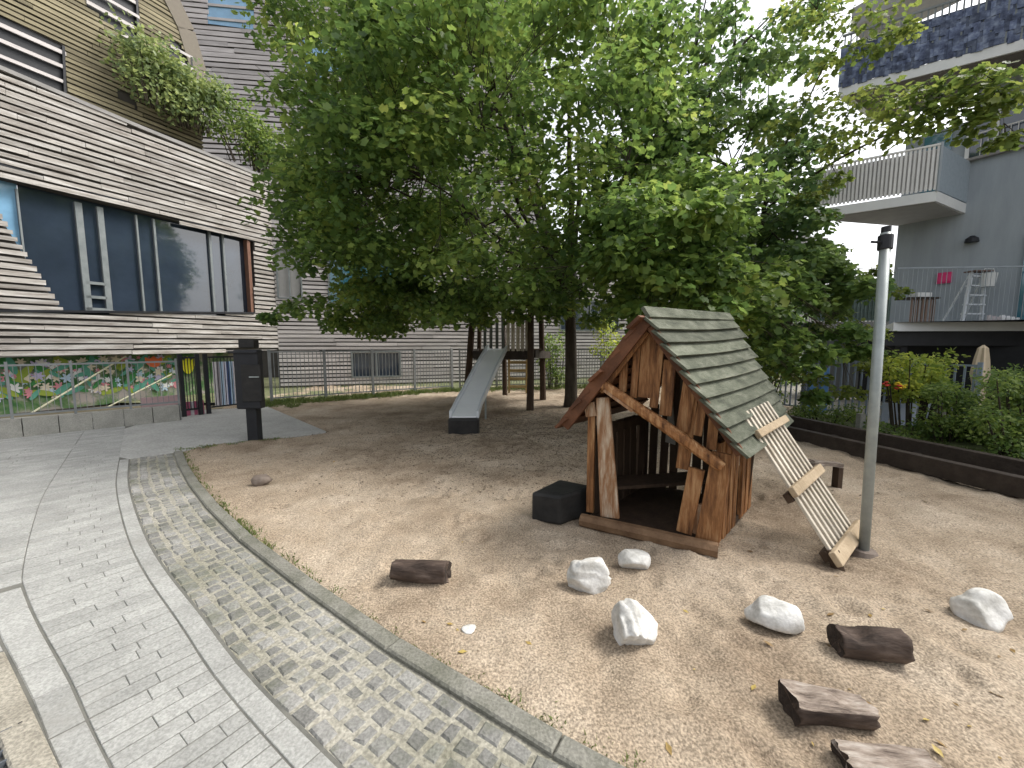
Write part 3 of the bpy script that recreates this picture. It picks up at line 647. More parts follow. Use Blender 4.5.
def post(b, t, r, m=M['dark_wood']): m1 = MB(); m1.tube([b, b.lerp(t, .35) + Vector((.01, 0, 0)), b.lerp(t, .7), t], [r * 1.1, r, r * .95, r * .85], 10); return m1.build('post', m, tw, smooth=False)
pz = lambda px, Y_: AT(px, 330, Y_)
post(Vector((G(466, 397).x, G(466, 397).y, -.1)), AT(474, 300, 11.0), .095)
post(Vector((AT(478, 390, 12.2).x, 12.2, -.1)), AT(480, 300, 12.2), .07)
post(Vector((G(530, 409).x, G(530, 409).y, -.1)), AT(531, 300, 10.0), .085)
post(Vector((G(543, 400).x, G(543, 400).y, -.1)), AT(541, 310, 11.4), .085)
post(Vector((AT(505, 390, 12.2).x, 12.2, -.1)), AT(503, 310, 12.2), .07)
m1 = MB(); a, b = AT(474, 355, 10.6), AT(534, 355, 10.1); m1.beam(a, b, .22, .08, (0, 0, 1)); m1.beam(AT(534, 354, 10.1), AT(549, 355, 11.6), .2, .08, (0, 0, 1)); m1.beam(AT(474, 355, 10.6), AT(478, 352, 12.2), .2, .08, (0, 0, 1)); build_split(m1, 'platform_beam', M['beam'], tw)
m1 = MB(); zc = AT(500, 350, 10.4).z
for i in range(12): y_ = 10.45 + i * .15; m1.box(Vector((.0, y_, zc)), (1.6, 0, 0), (0, .14, 0), Z(.04))
m1.build('deck', M['dark_wood'], tw)
m1 = MB()
for i, px in enumerate((508, 513, 518, 522.5, 527)): m1.beam(AT(px, 351, 10.15), AT(px, 316, 10.15), .09, .03, (1, 0, 0))
m1.build('side_railing', M['ladder'], tw)
m1 = MB()
for i, px in enumerate((485, 491, 497, 503)): m1.beam(AT(px, 349, 12.0), AT(px, 318, 12.0), .09, .03, (1, 0, 0))
m1.build('side_railing', M['mull'], tw)
m1 = MB(); rf0, rf1 = AT(470, 306, 10.6), AT(545, 306, 10.6); m1.beam(rf0, rf1, .12, .1, (0, 0, 1)); m1.beam(AT(474, 306, 12), AT(541, 306, 12), .12, .1, (0, 0, 1)); build_split(m1, 'top_beam', M['dark_wood'], tw)
lad = MB()
for px in (509, 527): lad.beam(Vector((AT(px, 380, 12.4).x, 12.9, 0)), AT(px, 357, 12.3), .06, .05, (1, 0, 0))
for k in range(4): t = .2 + k * .22; a = Vector((AT(509, 380, 12.4).x, 12.9, 0)).lerp(AT(509, 357, 12.3), t); b = Vector((AT(527, 380, 12.4).x, 12.9, 0)).lerp(AT(527, 357, 12.3), t); lad.beam(a, b, .09, .03, (0, 0, 1))
lad.build('ladder', M['yellow_wood'], tw)

# ------------------------------------------------------------------ playhouse
H0, H1 = G(586, 521), G(716, 551)
PF = Plane(H0, H1); fh = PF.hit
# normal n = right of u -> towards camera?
nf = PF.n if PF.n.y < 0 else -PF.n
v = Vector((.68, .73, 0)).normalized()
hs = thing('playhouse', (H0 + H1) / 2 + v * .6, 'crooked wooden playhouse with green board roof and open planked front', 'playhouse')
def bd_(name, p, q, w, t=.035, m='red_wood', off=0.0, w2=None, **k):
    m1 = MB(); P_, Q_ = fh(*p) + nf * off, fh(*q) + nf * off; d = (Q_ - P_).normalized(); side = d.cross(nf); m1.beam(P_, Q_, w, t, side, w2)
    return m1.build(name, M[m], hs, bevel=.006, **k)
pxw = lambda n_: n_ * 3.35 / F
# sill log
m1 = MB(); a, b = G(581, 521, .05), G(718, 551, .05); m1.tube([a + Z(.01) , a.lerp(b, .5) + Z(.005), b], [.058, .062, .06], 8); m1.build('sill_log', M['sill'], hs)
# front planks
bd_('plank', (590, 512), (592, 411), pxw(8), off=.0)
bd_('plank', (592.5, 416), (590, 402), pxw(12), off=.02, m='pale_wood')
bd_('plank', (611, 516), (604, 397), pxw(20), off=.03, m='pale_wood', w2=pxw(14), label='broad pale worn plank left of the doorway')
bd_('plank', (684, 532), (697, 468), pxw(14), off=.01)
bd_('plank', (707, 541), (722, 452), pxw(20), off=.02, w2=pxw(16))
bd_('plank', (697, 535), (701, 505), pxw(9), off=-.02, m='pale_wood')
# gable planks
for (a, b, w) in (((622, 392), (624, 358), 9), ((633, 398), (637, 345), 8), ((645, 398), (650, 331), 17), ((653, 408), (660, 345), 9), ((665, 416), (670, 360), 13), ((682, 432), (690, 382), 14), ((697, 436), (703, 400), 9), ((711, 450), (714, 418), 10)):
    bd_('gable_plank', a, b, pxw(w * .86), off=-.02)
bd_('gable_plank', (682, 470), (692, 385), pxw(12), off=-.035)
# diagonal beam
m1 = MB(); a, b = fh(606, 384) + nf * .075, fh(723, 464) + nf * .09; m1.tube([a, a.lerp(b, .5) + Z(.01), b], [.042, .046, .044], 8); m1.build('door_lintel', M['red_wood'], hs)
m1 = MB(); m1.beam(fh(608, 389) + nf * .118, fh(636, 409) + nf * .122, .022, .012, fh(608, 389) - fh(612, 380)); m1.build('worn_edge', M['pale_wood'], hs)
# rafters / bargeboards
bd_('bargeboard', (648, 321), (568, 424), pxw(13), t=.05, m='bargeboard', off=.09)
bd_('bargeboard', (646, 330), (600, 390), pxw(11), t=.04, m='red_wood', off=.03)
bd_('bargeboard', (648, 320), (741, 452), pxw(8), t=.05, m='bargeboard', off=.07)
# roof corners
RF = fh(648, 317) + nf * .10; RB = AT(731, 318, 4.75); EF = fh(742, 453) + nf * .12; EB = AT(788, 421, 4.25); LF = fh(566, 425) + nf * .10; LB = LF + v * 1.55
def bil(a, b, c, d, s_, t): return a.lerp(b, s_).lerp(c.lerp(d, s_), t)     # s along ridge, t down slope
nrow = 10; roof = MB(); nR = (RB - RF).cross(EF - RF).normalized(); nR = nR if nR.z > 0 else -nR
for k in range(nrow):
    t0, t1 = k / nrow, (k + 1) / nrow + .02; e0, e1 = -random.uniform(.0, .025), 1 + random.uniform(-.02, .03)
    segs = 6; hi0, hi1 = .006, .046
    for j in range(segs):
        a, b = e0 + (e1 - e0) * j / segs, e0 + (e1 - e0) * (j + 1) / segs
        w = lambda s_: math.sin(s_ * 3.1) * -.016 * (1 - 0)              # slight sag along the ridge
        p = [bil(RF, RB, EF, EB, a, t0 + .006) + nR * hi0 + Z(w(a)), bil(RF, RB, EF, EB, b, t0) + nR * hi0 + Z(w(b)), bil(RF, RB, EF, EB, b, t1) + nR * hi1 + Z(w(b)), bil(RF, RB, EF, EB, a, t1) + nR * hi1 + Z(w(a))]
        roof.hexa([q - nR * .022 for q in p] + p)
def weld(o, d=.0005):
    import bmesh
    bm = bmesh.new(); bm.from_mesh(o.data); bmesh.ops.remove_doubles(bm, verts=bm.verts, dist=d); bm.to_mesh(o.data); bm.free()
ro = roof.build('roof', M['shingle'], hs); weld(ro)
rl = MB(); nL = (RB - RF).cross(LF - RF).normalized(); nL = nL if nL.z > 0 else -nL
for k in range(11):
    t0, t1 = k / 11, (k + 1) / 11 + .02; e0 = -random.uniform(.0, .05)
    p = [bil(RF, RB, LF, LB, e0, t0) + nL * .012, bil(RF, RB, LF, LB, 1, t0) + nL * .012, bil(RF, RB, LF, LB, 1, t1) + nL * .04, bil(RF, RB, LF, LB, e0, t1) + nL * .04]
    rl.hexa([q - nL * .026 for q in p] + p)
rl.build('roof', M['bargeboard'], hs, label='reddish brown boards of the left roof slope')
m1 = MB(); m1.beam(RF + Z(.03), RB + Z(.01), .10, .03, nR.cross(RB - RF)); m1.build('ridge_board', M['shingle'], hs)
# side walls and back wall planks (gaps between)
def sidewall(P, Q, ztf, n_, m, skip=()):
    for i in range(n_):
        if i in skip: continue
        t = (i + .5) / n_; p = P.lerp(Q, t); lean = random.uniform(-.03, .03); d = (Q - P).normalized(); w = (Q - P).length / n_ * random.uniform(.66, .84)
        m1 = MB(); m1.beam(p + Z(.0), p + d * lean + Z(ztf(t)), w, .03, d); m1.build('wall_plank', M[m], hs)
RW0 = Vector((H1.x, H1.y, 0)) + v * .06 - PF.u * .03; RW1 = RW0 + v * 1.12
LW0 = Vector((H0.x, H0.y, 0)) + v * .06 + PF.u * .02; LW1 = LW0 + v * 1.15
sidewall(RW0, RW1, lambda t: .84 - .0 * t, 8, 'red_wood', (4,))
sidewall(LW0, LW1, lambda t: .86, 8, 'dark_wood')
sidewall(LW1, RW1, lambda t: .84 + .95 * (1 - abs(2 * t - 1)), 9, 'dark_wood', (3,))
m1 = MB(); m1.beam(RW0 + Z(.45) - PF.u * .05, RW1 + Z(.38) - PF.u * .05, .09, .04, (0, 0, 1)); m1.beam(LW0 + Z(.8) , LW1 + Z(.8), .09, .05, (0, 0, 1)); m1.beam(RW0 + Z(.84) - PF.u * .05, RW1 + Z(.82) - PF.u * .05, .09, .05, (0, 0, 1)); build_split(m1, 'wall_rail', M['dark_wood'], hs)
m1 = MB(); q = G(741, 508); m1.beam(q, q + Z(.80) + Vector((.05, 0, 0)), .085, .075, (1, 0, 0)); m1.build('corner_post', M['dark_wood'], hs)
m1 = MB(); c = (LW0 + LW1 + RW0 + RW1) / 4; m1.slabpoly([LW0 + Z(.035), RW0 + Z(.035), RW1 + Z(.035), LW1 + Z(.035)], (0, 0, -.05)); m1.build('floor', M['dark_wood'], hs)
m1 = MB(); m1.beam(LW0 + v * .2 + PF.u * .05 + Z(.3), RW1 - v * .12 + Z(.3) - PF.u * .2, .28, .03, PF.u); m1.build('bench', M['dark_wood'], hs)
m1 = MB(); a = LW1.lerp(RW1, .2); m1.slabpoly([a + Z(.55) - v * .05, a + PF.u * .1 + Z(.53) - v * .05, a + PF.u * .06 + Z(1.0) - v * .05, a + PF.u * .02 + Z(1.02) - v * .05], v * .015); 
m1.build('pale_offcut', flat('offcut', (.36, .34, .30)), hs)

# climbing ramp of slats, leaning on the roof
c0, c1 = AT(740, 414, 3.28), AT(768, 401, 3.78); d0, d1 = G(834, 561, .05), G(856, 531, .05)
cr = thing('climbing_ramp', Vector(((d0.x + d1.x) / 2, (d0.y + d1.y) / 2, 0)), 'bleached slatted climbing ramp leaning from the sand against the green roof', 'ramp')
nr = (d0 - c0).cross(c1 - c0).normalized(); nr = nr if nr.z > 0 else -nr
m1 = MB(); NS = 8
for i in range(NS):
    t = (i + .5) / NS; m1.beam(c0.lerp(c1, t) + nr * .0, d0.lerp(d1, t), .040, .022, (c1 - c0))
m1.build('slat_panel', M['ladder'], cr, bevel=.004)
for t, w, ex in ((.17, .065, .02), (.57, .075, .05), (.985, .10, .06)):
    a, b = c0.lerp(d0, t), c1.lerp(d1, t); e = (b - a).normalized(); m1 = MB(); m1.beam(a - e * ex + nr * .035, b + e * ex + nr * .035, w, .045, (d0 - c0)); m1.build('crosspiece', M['crosspiece'], cr, bevel=.008)
for t in (.2, .6, .97):
    a, b = c0.lerp(d0, t), c1.lerp(d1, t); m1 = MB(); m1.beam(a - nr * .04, b - nr * .04, .07, .045, (d0 - c0)); m1.build('batten', M['dark_wood'], cr)
m1 = MB(); m1.beam(Vector((d0.x + .03, d0.y - .03, -.06)), Vector((d0.x + .0, d0.y + .02, .12)), .06, .05, (1, 0, 0)); m1.build('foot', M['dark_wood'], cr)

# black box
q = G(557, 524)
bx = MB(); zt2 = .30; u_ = Vector((.985, .17, 0)); w_ = Vector((.17, .98, 0)); w_ = Vector((.25, .97, 0))
bx.slabpoly([G(531, 521), G(560, 526), G(560, 526) + PF.u * .0 + Vector((.36, .26, 0)), G(531, 521) + Vector((.30, .36, 0))][::-1], (0, 0, .27))
bx.build('storage_box', M['box'], loc=(q.x, q.y + .1, 0), bevel=.025, label='low black box against the left wall of the playhouse', cat='box')

# sail pole
pb_ = G(864, 551); ptp = AT(886, 233, pb_.y + .12)
pl_ = thing('metal_pole', pb_, 'tall galvanised steel pole standing in the sand beside the ramp', 'pole')
m1 = MB(); m1.tube([pb_ - Z(.1), pb_.lerp(ptp, .5), ptp], [.034, .034, .034], 20); m1.build('shaft', M['steel'], pl_, smooth=True)
dp = (ptp - pb_).normalized()
m1 = MB(); m1.tube([ptp - dp * .01, ptp + dp * .045], .030, 16); m1.build('cap', M['black'], pl_)
m1 = MB(); q = ptp - dp * .07; m1.tube([q - dp * .055, q - dp * .05, q + dp * .05, q + dp * .055], [.040, .046, .046, .040], 18); m1.tube([q + Vector((-.12, -.02, .0)), q], .010, 8); m1.build('clamp', M['black'], pl_)
m1 = MB(); m1.tube([pb_ - Z(.03), pb_ + Z(.012)], [.10, .075], 16); m1.build('foot_collar', M['pebble'], pl_)

# ------------------------------------------------------------------ stones and logs
import bmesh
def lump(name, px0, px1, py0, py1, seed, m, label, cat, hgt=None, yaw=0, grooves=None, squash=1.0, sub=4, rough=.28):
    base = G((px0 + px1) / 2, py1 - (py1 - py0) * .22); d = base.y; w = (px1 - px0) * d / F; h = hgt or w * .62
    zc = sandz(base.x, base.y); bm = bmesh.new(); bmesh.ops.create_icosphere(bm, subdivisions=sub, radius=1)
    sv = Vector((seed * 3.1, seed * 1.7, seed * 5.3)); rnd = random.Random(seed); planes = []
    for _ in range(7): n_ = Vector((rnd.gauss(0, 1), rnd.gauss(0, 1), rnd.gauss(.2, .8))).normalized(); planes.append((n_, rnd.uniform(.58, .82)))
    for vt in bm.verts:
        c = vt.co.copy()
        for n_, k in planes:
            e = c.dot(n_)
            if e > k: c -= n_ * (e - k) * .96
        c *= 1 + rough * .35 * noise.noise(c * 1.1 + sv) + rough * .10 * noise.noise(c * 6 + sv)
        if grooves:
            for gx, gw, gd, ga in grooves:
                p = c.x * math.cos(ga) + c.z * math.sin(ga) + .12 * noise.noise(c * 1.5 + sv); e = (p - gx) / gw; c *= 1 - gd * math.exp(-e * e)
        vt.co = Vector((c.x * w / 2 * 1.12, c.y * w / 2 * squash, c.z * h / 2 * 1.1))
    me = bpy.data.meshes.new(name); bm.to_mesh(me); bm.free(); me.materials.append(m); me.polygons.foreach_set('use_smooth', [True] * len(me.polygons))
    o = bpy.data.objects.new(name, me); COL.objects.link(o); o.location = (base.x, base.y + w * .1, zc + h * .30); o.rotation_euler = (0, 0, yaw); return tag(o, label, cat, 'stones on the sand')
lump('white_stone', 568, 611, 556, 598, 3, M['rock'], 'pale stone with carved grooves just left of the sill log end, between two other stones', 'stone', .26, .1, [(.1, .05, .13, 1.35), (-.35, .05, .10, 1.5), (.45, .05, .10, 1.2)], .85)
lump('white_stone', 619, 651, 546, 575, 8, M['rock'], 'small grey white stone nearest the sill of the playhouse', 'stone', .165, .5)
lump('white_stone', 607, 660, 603, 654, 12, M['rock'], 'large white stone with vertical grooves, lowest of the three stones before the playhouse', 'stone', .25, .35, [(-.5, .06, .14, .1), (-.2, .05, .16, .0), (.15, .05, .08, .3)], .95)
lump('white_stone', 751, 804, 597, 637, 17, M['rock'], 'flat topped white stone between the ramp foot and the large grooved stone', 'stone', .19, -.3, None, .8)
lump('white_stone', 964, 1012, 589, 630, 23, M['rock'], 'rounded white stone near the right edge with a hollow in front', 'stone', .22, .2, [(.1, .25, .10, .8)])
lump('brown_stone', 253, 270, 471, 486, 31, M['pebble'], 'small brown stone alone on the sand before the litter bin', 'stone', .15, .2, sub=3)
q = lump('stone_chip', 460, 478, 627, 634, 37, M['rock'], 'tiny flat white chip on the open sand below the dark log', 'stone chip', .012, .1, sub=2)

def log(pL, pR, r0, r1, label, seed, split=0, notch=0, m='log', top=False, ztop_=0):
    """pL,pR pixel positions of the axis ends on the ground"""
    a, b = G(*pL), G(*pR); a = Vector((a.x, a.y, sandz(a.x, a.y))); b = Vector((b.x, b.y, sandz(b.x, b.y))); ax = (b - a); L = ax.length; yaw = math.atan2(ax.y, ax.x)
    me_ = MB(); nu, nv = 22, 26; sv = Vector((seed, seed * 2.3, 0)); vs = []; fs = []
    for i in range(nu + 1):
        t = i / nu; r = r0 + (r1 - r0) * t
        for k in range(nv):
            an = 2 * math.pi * k / nv; c, s_ = math.cos(an), math.sin(an)
            rr_ = r * (1 + .16 * noise.noise(Vector((t * 1.2, c * 1.2, s_ * 1.2)) + sv) + .10 * noise.noise(Vector((t * 2.5, c * 5, s_ * 5)) + sv))
            y, z = c * rr_, s_ * rr_
            if split: lim = r * split + .012 * noise.noise(Vector((t * 3, y * 25, seed))); z = min(z, lim)
            if notch: e = (t - .30) / .20; z = min(z, r * (1.0 - notch * math.exp(-e * e) if c < 2 else 9))
            x = (t - .5) * L + (.020 * noise.noise(Vector((c * 2, s_ * 2, seed + 7))) + .012 * noise.noise(Vector((c * 7, s_ * 7, seed)))) * (1 if i in (0, nu) else .3)
            vs.append((x, y, z + r * .82))
    for i in range(nu):
        for k in range(nv): fs.append((i * nv + k, (i + 1) * nv + k, (i + 1) * nv + (k + 1) % nv, i * nv + (k + 1) % nv))
    # recessed hollow ends
    for ring, sgn in ((0, -1), (nu, 1)):
        b0 = ring * nv; cen = [sum(vs[b0 + k][j] for k in range(nv)) / nv for j in range(3)]; st = len(vs)
        for k in range(nv): p = vs[b0 + k]; vs.append((p[0] * .985, cen[1] + (p[1] - cen[1]) * .72, cen[2] + (p[2] - cen[2]) * .72))
        vs.append((cen[0] - sgn * .012, cen[1], cen[2])); ce = len(vs) - 1
        for k in range(nv):
            k2 = (k + 1) % nv; q1, q2 = (b0 + k, b0 + k2, st + k2, st + k), (st + k, st + k2, ce)
            fs.append(q1 if sgn < 0 else q1[::-1]); fs.append(q2 if sgn < 0 else q2[::-1])
    me_.add([Vector(p) for p in vs], fs)
    me = bpy.data.meshes.new('log'); me.from_pydata([tuple(p) for p in me_.v], [], me_.f); bm_ = bmesh.new(); bm_.from_mesh(me); bmesh.ops.recalc_face_normals(bm_, faces=bm_.faces); bm_.to_mesh(me); bm_.free(); me.update(); me.materials.append(M[m]); me.materials.append(M['logface']); me.materials.append(M['logpale'])
    for p in me.polygons:
        if abs(p.normal.x) > .8: p.material_index = 1
        elif top and p.normal.z > .55: p.material_index = 2
    me.polygons.foreach_set('use_smooth', [p.material_index == 0 for p in me.polygons])
    o = bpy.data.objects.new('log', me); COL.objects.link(o); o.location = ((a + b) / 2); o.rotation_euler = (0, 0, yaw); return tag(o, label, 'log', 'short logs on the sand')
log((394, 579), (448, 584), .062, .078, 'dark log alone on the open sand left of the stones', 3, notch=.30)
log((834, 653), (900, 660), .072, .080, 'dark notched log, farthest of the three logs at the lower right', 5, notch=.55)
log((788, 716), (868, 722), .085, .062, 'split log with pale weathered top, middle of the three lower right logs', 9, split=.5, m='log', top=True)
log((842, 772), (934, 782), .060, .058, 'log cut by the bottom edge of the picture, nearest of the lower right logs', 14, split=.5, top=True)

# ------------------------------------------------------------------ timber edge at the right
eb = thing('timber_edging', (5.1, 5.5, 0), 'long dark timber edging beams along the right side of the sand', 'edging')
P0_, P1_ = G(1040, 500), G(784, 437); P1_ = P1_ + (P1_ - P0_).normalized() * .6; P0_ = P0_ - (P1_ - P0_).normalized() * 2.5
dv = (P1_ - P0_).normalized(); nv_ = Vector((dv.y, -dv.x, 0))
m1 = MB(); m1.beam(P0_ + Z(.09), P1_ + Z(.09), .22, .13, (0, 0, 1)); m1.build('front_beam', M['beam'], eb, bevel=.01)
m1 = MB(); o1 = nv_ * .42; m1.beam(P0_ + o1 + Z(.13), P1_ + o1 + Z(.16), .30, .12, (0, 0, 1)); m1.build('rear_beam', M['beam'], eb, bevel=.01)
for t in (.45, .62, .8):
    m1 = MB(); q = P0_.lerp(P1_, t); m1.beam(q + Z(.1), q + o1 + Z(.1), .1, .08, (0, 0, 1)); m1.build('spacer', M['beam'], eb)
m1 = MB(); q = G(839, 440); m1.box(q + nv_ * .45 + Z(.2), (.09, 0, 0), (0, .09, 0), Z(.45)); m1.build('stake', M['concrete'], eb)
# stump with opening near the beam
q = G(826, 486); st = thing('wooden_stump', q, 'short split wooden stump with a dark slot behind the ramp', 'stump')
m1 = MB(); m1.tube([q + Vector((-.12, .05, -.03)), q + Vector((-.13, .06, .12)), q + Vector((-.10, .05, .27))], [.10, .085, .09], 9); m1.build('trunk_piece', M['logpale'], st)
m1 = MB(); m1.box(q + Vector((.12, .0, .10)), (.05, 0, 0), (0, .09, 0), Z(.24)); m1.build('support', M['dark_wood'], st)
m1 = MB(); m1.beam(q + Vector((-.15, .04, .27)), q + Vector((.16, .02, .24)), .10, .04, (0, 1, 0)); m1.build('top_board', M['logpale'], st)
# verge behind the edging
m1 = MB(); m1.add([P0_ + o1 + nv_ * .05 + Z(.12), P1_ + o1 + nv_ * .05 + Z(.12), P1_ + o1 + nv_ * 1.8 + Z(.16), P0_ + o1 + nv_ * 1.8 + Z(.16)], [(0, 1, 2, 3)])
m1.build('verge', mat('verge_green', [(0.06, 0.085, 0.03), (0.17, 0.19, 0.09)], 6, .95, .5, 40), kind='structure')
m1 = MB(); m1.add([(7.0, -2, .0), (16, -2, .0), (16, 16, .0), (5.2, 16, .0)], [(0, 1, 2, 3)]); m1.build('terrace_ground', mat('terrace_ground', [(0.16, 0.15, 0.12), (0.26, 0.245, 0.21)], 3, .95), kind='structure')
m1 = MB(); m1.add([(-14, 10.9, -.02), (-6.2, 11.05, -.02), (-2.1, 14.15, -.02), (5, 15.3, -.02), (5, 22, -.02), (-14, 22, -.02)], [(0, 1, 2, 3, 4, 5)]); m1.build('rear_lawn', mat('rear_lawn', [(0.07, 0.10, 0.03), (0.20, 0.19, 0.12)], 2, .95, .5, 40), kind='structure')

# ------------------------------------------------------------------ right building
WD0, WD1 = Vector((10.5, 11.3, 0)), Vector((13.6, 6.4, 0)); PR = Plane(WD0, WD1); rr2 = PR.uz
if PR.n.x > 0: sgn = -1
else: sgn = 1
rbld = thing('apartment_building', PR.pt(2, 0), 'grey rendered apartment block with white balconies above the terrace at the right', 'building')
u8 = rr2(895, 260)[0]
def rp(u, z, o=0): return PR.pt(u, z, o * sgn)
m1 = MB(); m1.slabpoly([rp(u8, 0), rp(9, 0), rp(9, 14), rp(u8 + 1.2, 14), rp(u8 + 1.2, 7.0), rp(u8, 7.0)], PR.n * -.4 * sgn); m1.build('wall', M['render'], rbld)
m1 = MB(); z0 = rr2(940, 112)[1]; m1.box(rp(u8 + .62, 6.2, .02), PR.u * .5, PR.n * .04, Z(1.4)); m1.build('window', M['glass_teal'], rbld)
wu, wz0 = rr2(1000, 152); wz1 = rr2(1000, 108)[1]
m1 = MB(); m1.box(rp(wu + .1, (wz0 + wz1) / 2, .02), PR.u * 1.3, PR.n * .05, Z(wz1 - wz0)); wo = m1.build('window', M['glass'], rbld)
m1 = MB()
for a in (-.62, -.18, .5): m1.box(rp(wu + .1 + a, (wz0 + wz1) / 2, .06), PR.u * .07, PR.n * .06, Z(wz1 - wz0))
build_split(m1, 'frame', M['white'], wo)
m1 = MB(); ua, za = rr2(965, 162); ub = rr2(1060, 150)[0]; m1.beam(rp(ua, za, .06), rp(ub + .5, za, .06), .06, .14, (0, 0, 1)); m1.build('sill', M['cap'], wo)
m1 = MB()
for i in range(26): m1.tube([rp(ua + .25 + i * .11, za + .02, .12), rp(ua + .25 + i * .11, za + .55, .12)], .007, 5)
m1.tube([rp(ua + .2, za + .55, .12), rp(ua + 3.2, za + .55, .12)], .014, 6); m1.build('window_guard', M['balu'], wo)
# wall lamp
m1 = MB(); q = PR.hit(973, 239) + PR.n * sgn * .1; m1.tube([q - Z(.09), q + Z(.0), q + Z(.06)], [.13, .11, .04], 14); lm = m1.build('wall_lamp', M['black'], rbld, smooth=False)
# right edge: dark glazed door strip
m1 = MB(); ua = rr2(1018, 280)[0]; m1.box(rp(ua + .6, 3.0, .03), PR.u * 1.1, PR.n * .06, Z(2.2)); m1.build('door', M['glass_teal'], rbld)
def balcony(A_, B_, C_, D_, zu, th, rh, kind):
    """A far-left front, B near corner, C right at the wall, D wall left"""
    m1 = MB(); m1.slabpoly([Vector((*p, zu)) for p in (A_, B_, C_, D_)], (0, 0, th)); bo = m1.build('balcony', M['white'] if kind != 'x' else M['white'], rbld)
    A3, B3, C3, D3 = [Vector((*p, zu + th)) for p in (A_, B_, C_, D_)]
    m1 = MB(); 
    m1.slabpoly([Vector((p.x, p.y, zu - .006)) for p in (A3.lerp(C3, .03), B3.lerp(D3, .03), C3.lerp(A3, .03), D3.lerp(B3, .03))], (0, 0, -.012)); m1.build('soffit', M['slabgrey'] if kind == 'bars' else flat('brown_soffit', (.16, .14, .125)), bo)
    d = (B3 - A3); L = d.length; d.normalize(); m1 = MB(); n_ = int(L / (.075 if kind == 'bars' else .075))
    if kind == 'bars':
        for i in range(n_): m1.box(A3 + d * (L * (i + .5) / n_) + Z(rh / 2 + .03), d * .045, Vector((d.y, -d.x, 0)) * .02, Z(rh))
        m1.beam(A3 + Z(rh + .05), B3 + Z(rh + .05), .04, .05, (0, 0, 1)); m1.build('balustrade', M['balu'], bo)
        m1 = MB(); m1.slabpoly([A3 + Z(.08), B3 + Z(.08), B3 + Z(rh - .02), A3 + Z(rh - .02)], Vector((-d.y, d.x, 0)) * .01); cl_ = m1.build('screen_cloth', flat('beige_screen', (.64, .63, .61)), bo); cl_.location = Vector((-d.y, d.x, 0)) * .05
        d2 = C3 - B3; m1 = MB(); m1.slabpoly([B3 + Z(.03), C3 + Z(.03), C3 + Z(rh + .03), B3 + Z(rh + .03)], Vector((-d2.y, d2.x, 0)).normalized() * .03); m1.build('end_panel', flat('end_panel', (.34, .40, .45)), bo)
        m1 = MB(); m1.box(B3 + Z(rh / 2 + .04), (.05, 0, 0), (0, .05, 0), Z(rh + .1)); m1.build('corner_post', M['render'], bo)
    else:
        for i in range(n_):
            for k in range(int(rh / .125)):
                m1.box(A3 + d * (L * (i + .5) / n_) + Z(.07 + k * .125 + random.uniform(-.025, .025)) + Vector((d.y, -d.x, 0)) * random.uniform(-.01, .02), d * .10, Vector((d.y, -d.x, 0)).lerp(d, random.uniform(-.3, .3)) * .02, Z(.17))
        m1.build('privacy_screen', M['screen'], bo)
        m1 = MB(); m1.slabpoly([A3 + Z(.02), B3 + Z(.02), B3 + Z(rh), A3 + Z(rh)], Vector((-d.y, d.x, 0)) * .03); m1.build('backing_cloth', flat('screen_back', (.06, .075, .12)), bo)
        m1 = MB(); q = int(L / .11)
        for i in range(q): m1.box(A3 + d * (L * (i + .5) / q) + Z(rh / 2 + .1), d * .03, Vector((d.y, -d.x, 0)) * .012 + Vector((0, 0, 0)), Z(rh + .2)); 
        m1.beam(A3 + Z(rh + .22), B3 + Z(rh + .22), .04, .05, (0, 0, 1)); m1.build('balustrade', M['mull'], bo)
    return bo
zu = 4.86; Bq = AT(936, 201, 9.2); Aq = AT(811, 219, 10.9); Cq = PR.hit(965, 214); Dq = PR.hit(896, 226); zu = (Bq.z + Aq.z) / 2
def atz(px, py, z): d = ray(px, py); t = (z - CAMH) / d.z; return O + d * t
Bq, Aq = atz(936, 201, zu), atz(811, 219, zu); Cq = PR.hit(965, 216); Dq = PR.hit(896, 228)
balcony((Aq.x, Aq.y), (Bq.x, Bq.y), (Cq.x, Cq.y), (Dq.x, Dq.y), zu, .22, .95, 'bars')
zu2 = 7.7; B2, A2 = atz(1075, 36, zu2), atz(838, 97, zu2); D2 = PR.hit(905, 120)
balcony((A2.x, A2.y), (B2.x, B2.y), (PR.pt(5.5, 0).x, PR.pt(5.5, 0).y), (PR.pt(-.6, 0).x, PR.pt(-.6, 0).y), zu2, .22, .95, 'screen')
# dark block above the top balcony
m1 = MB(); q0 = atz(905, 10, 10.4); m1.slabpoly([rp(u8 - 1, 9.9, .02), rp(8, 9.9, .02), rp(8, 9.9, 1.6), rp(u8 - 1, 9.9, 1.2)], (0, 0, .5)); m1.build('roof_overhang', M['slabgrey'], rbld)
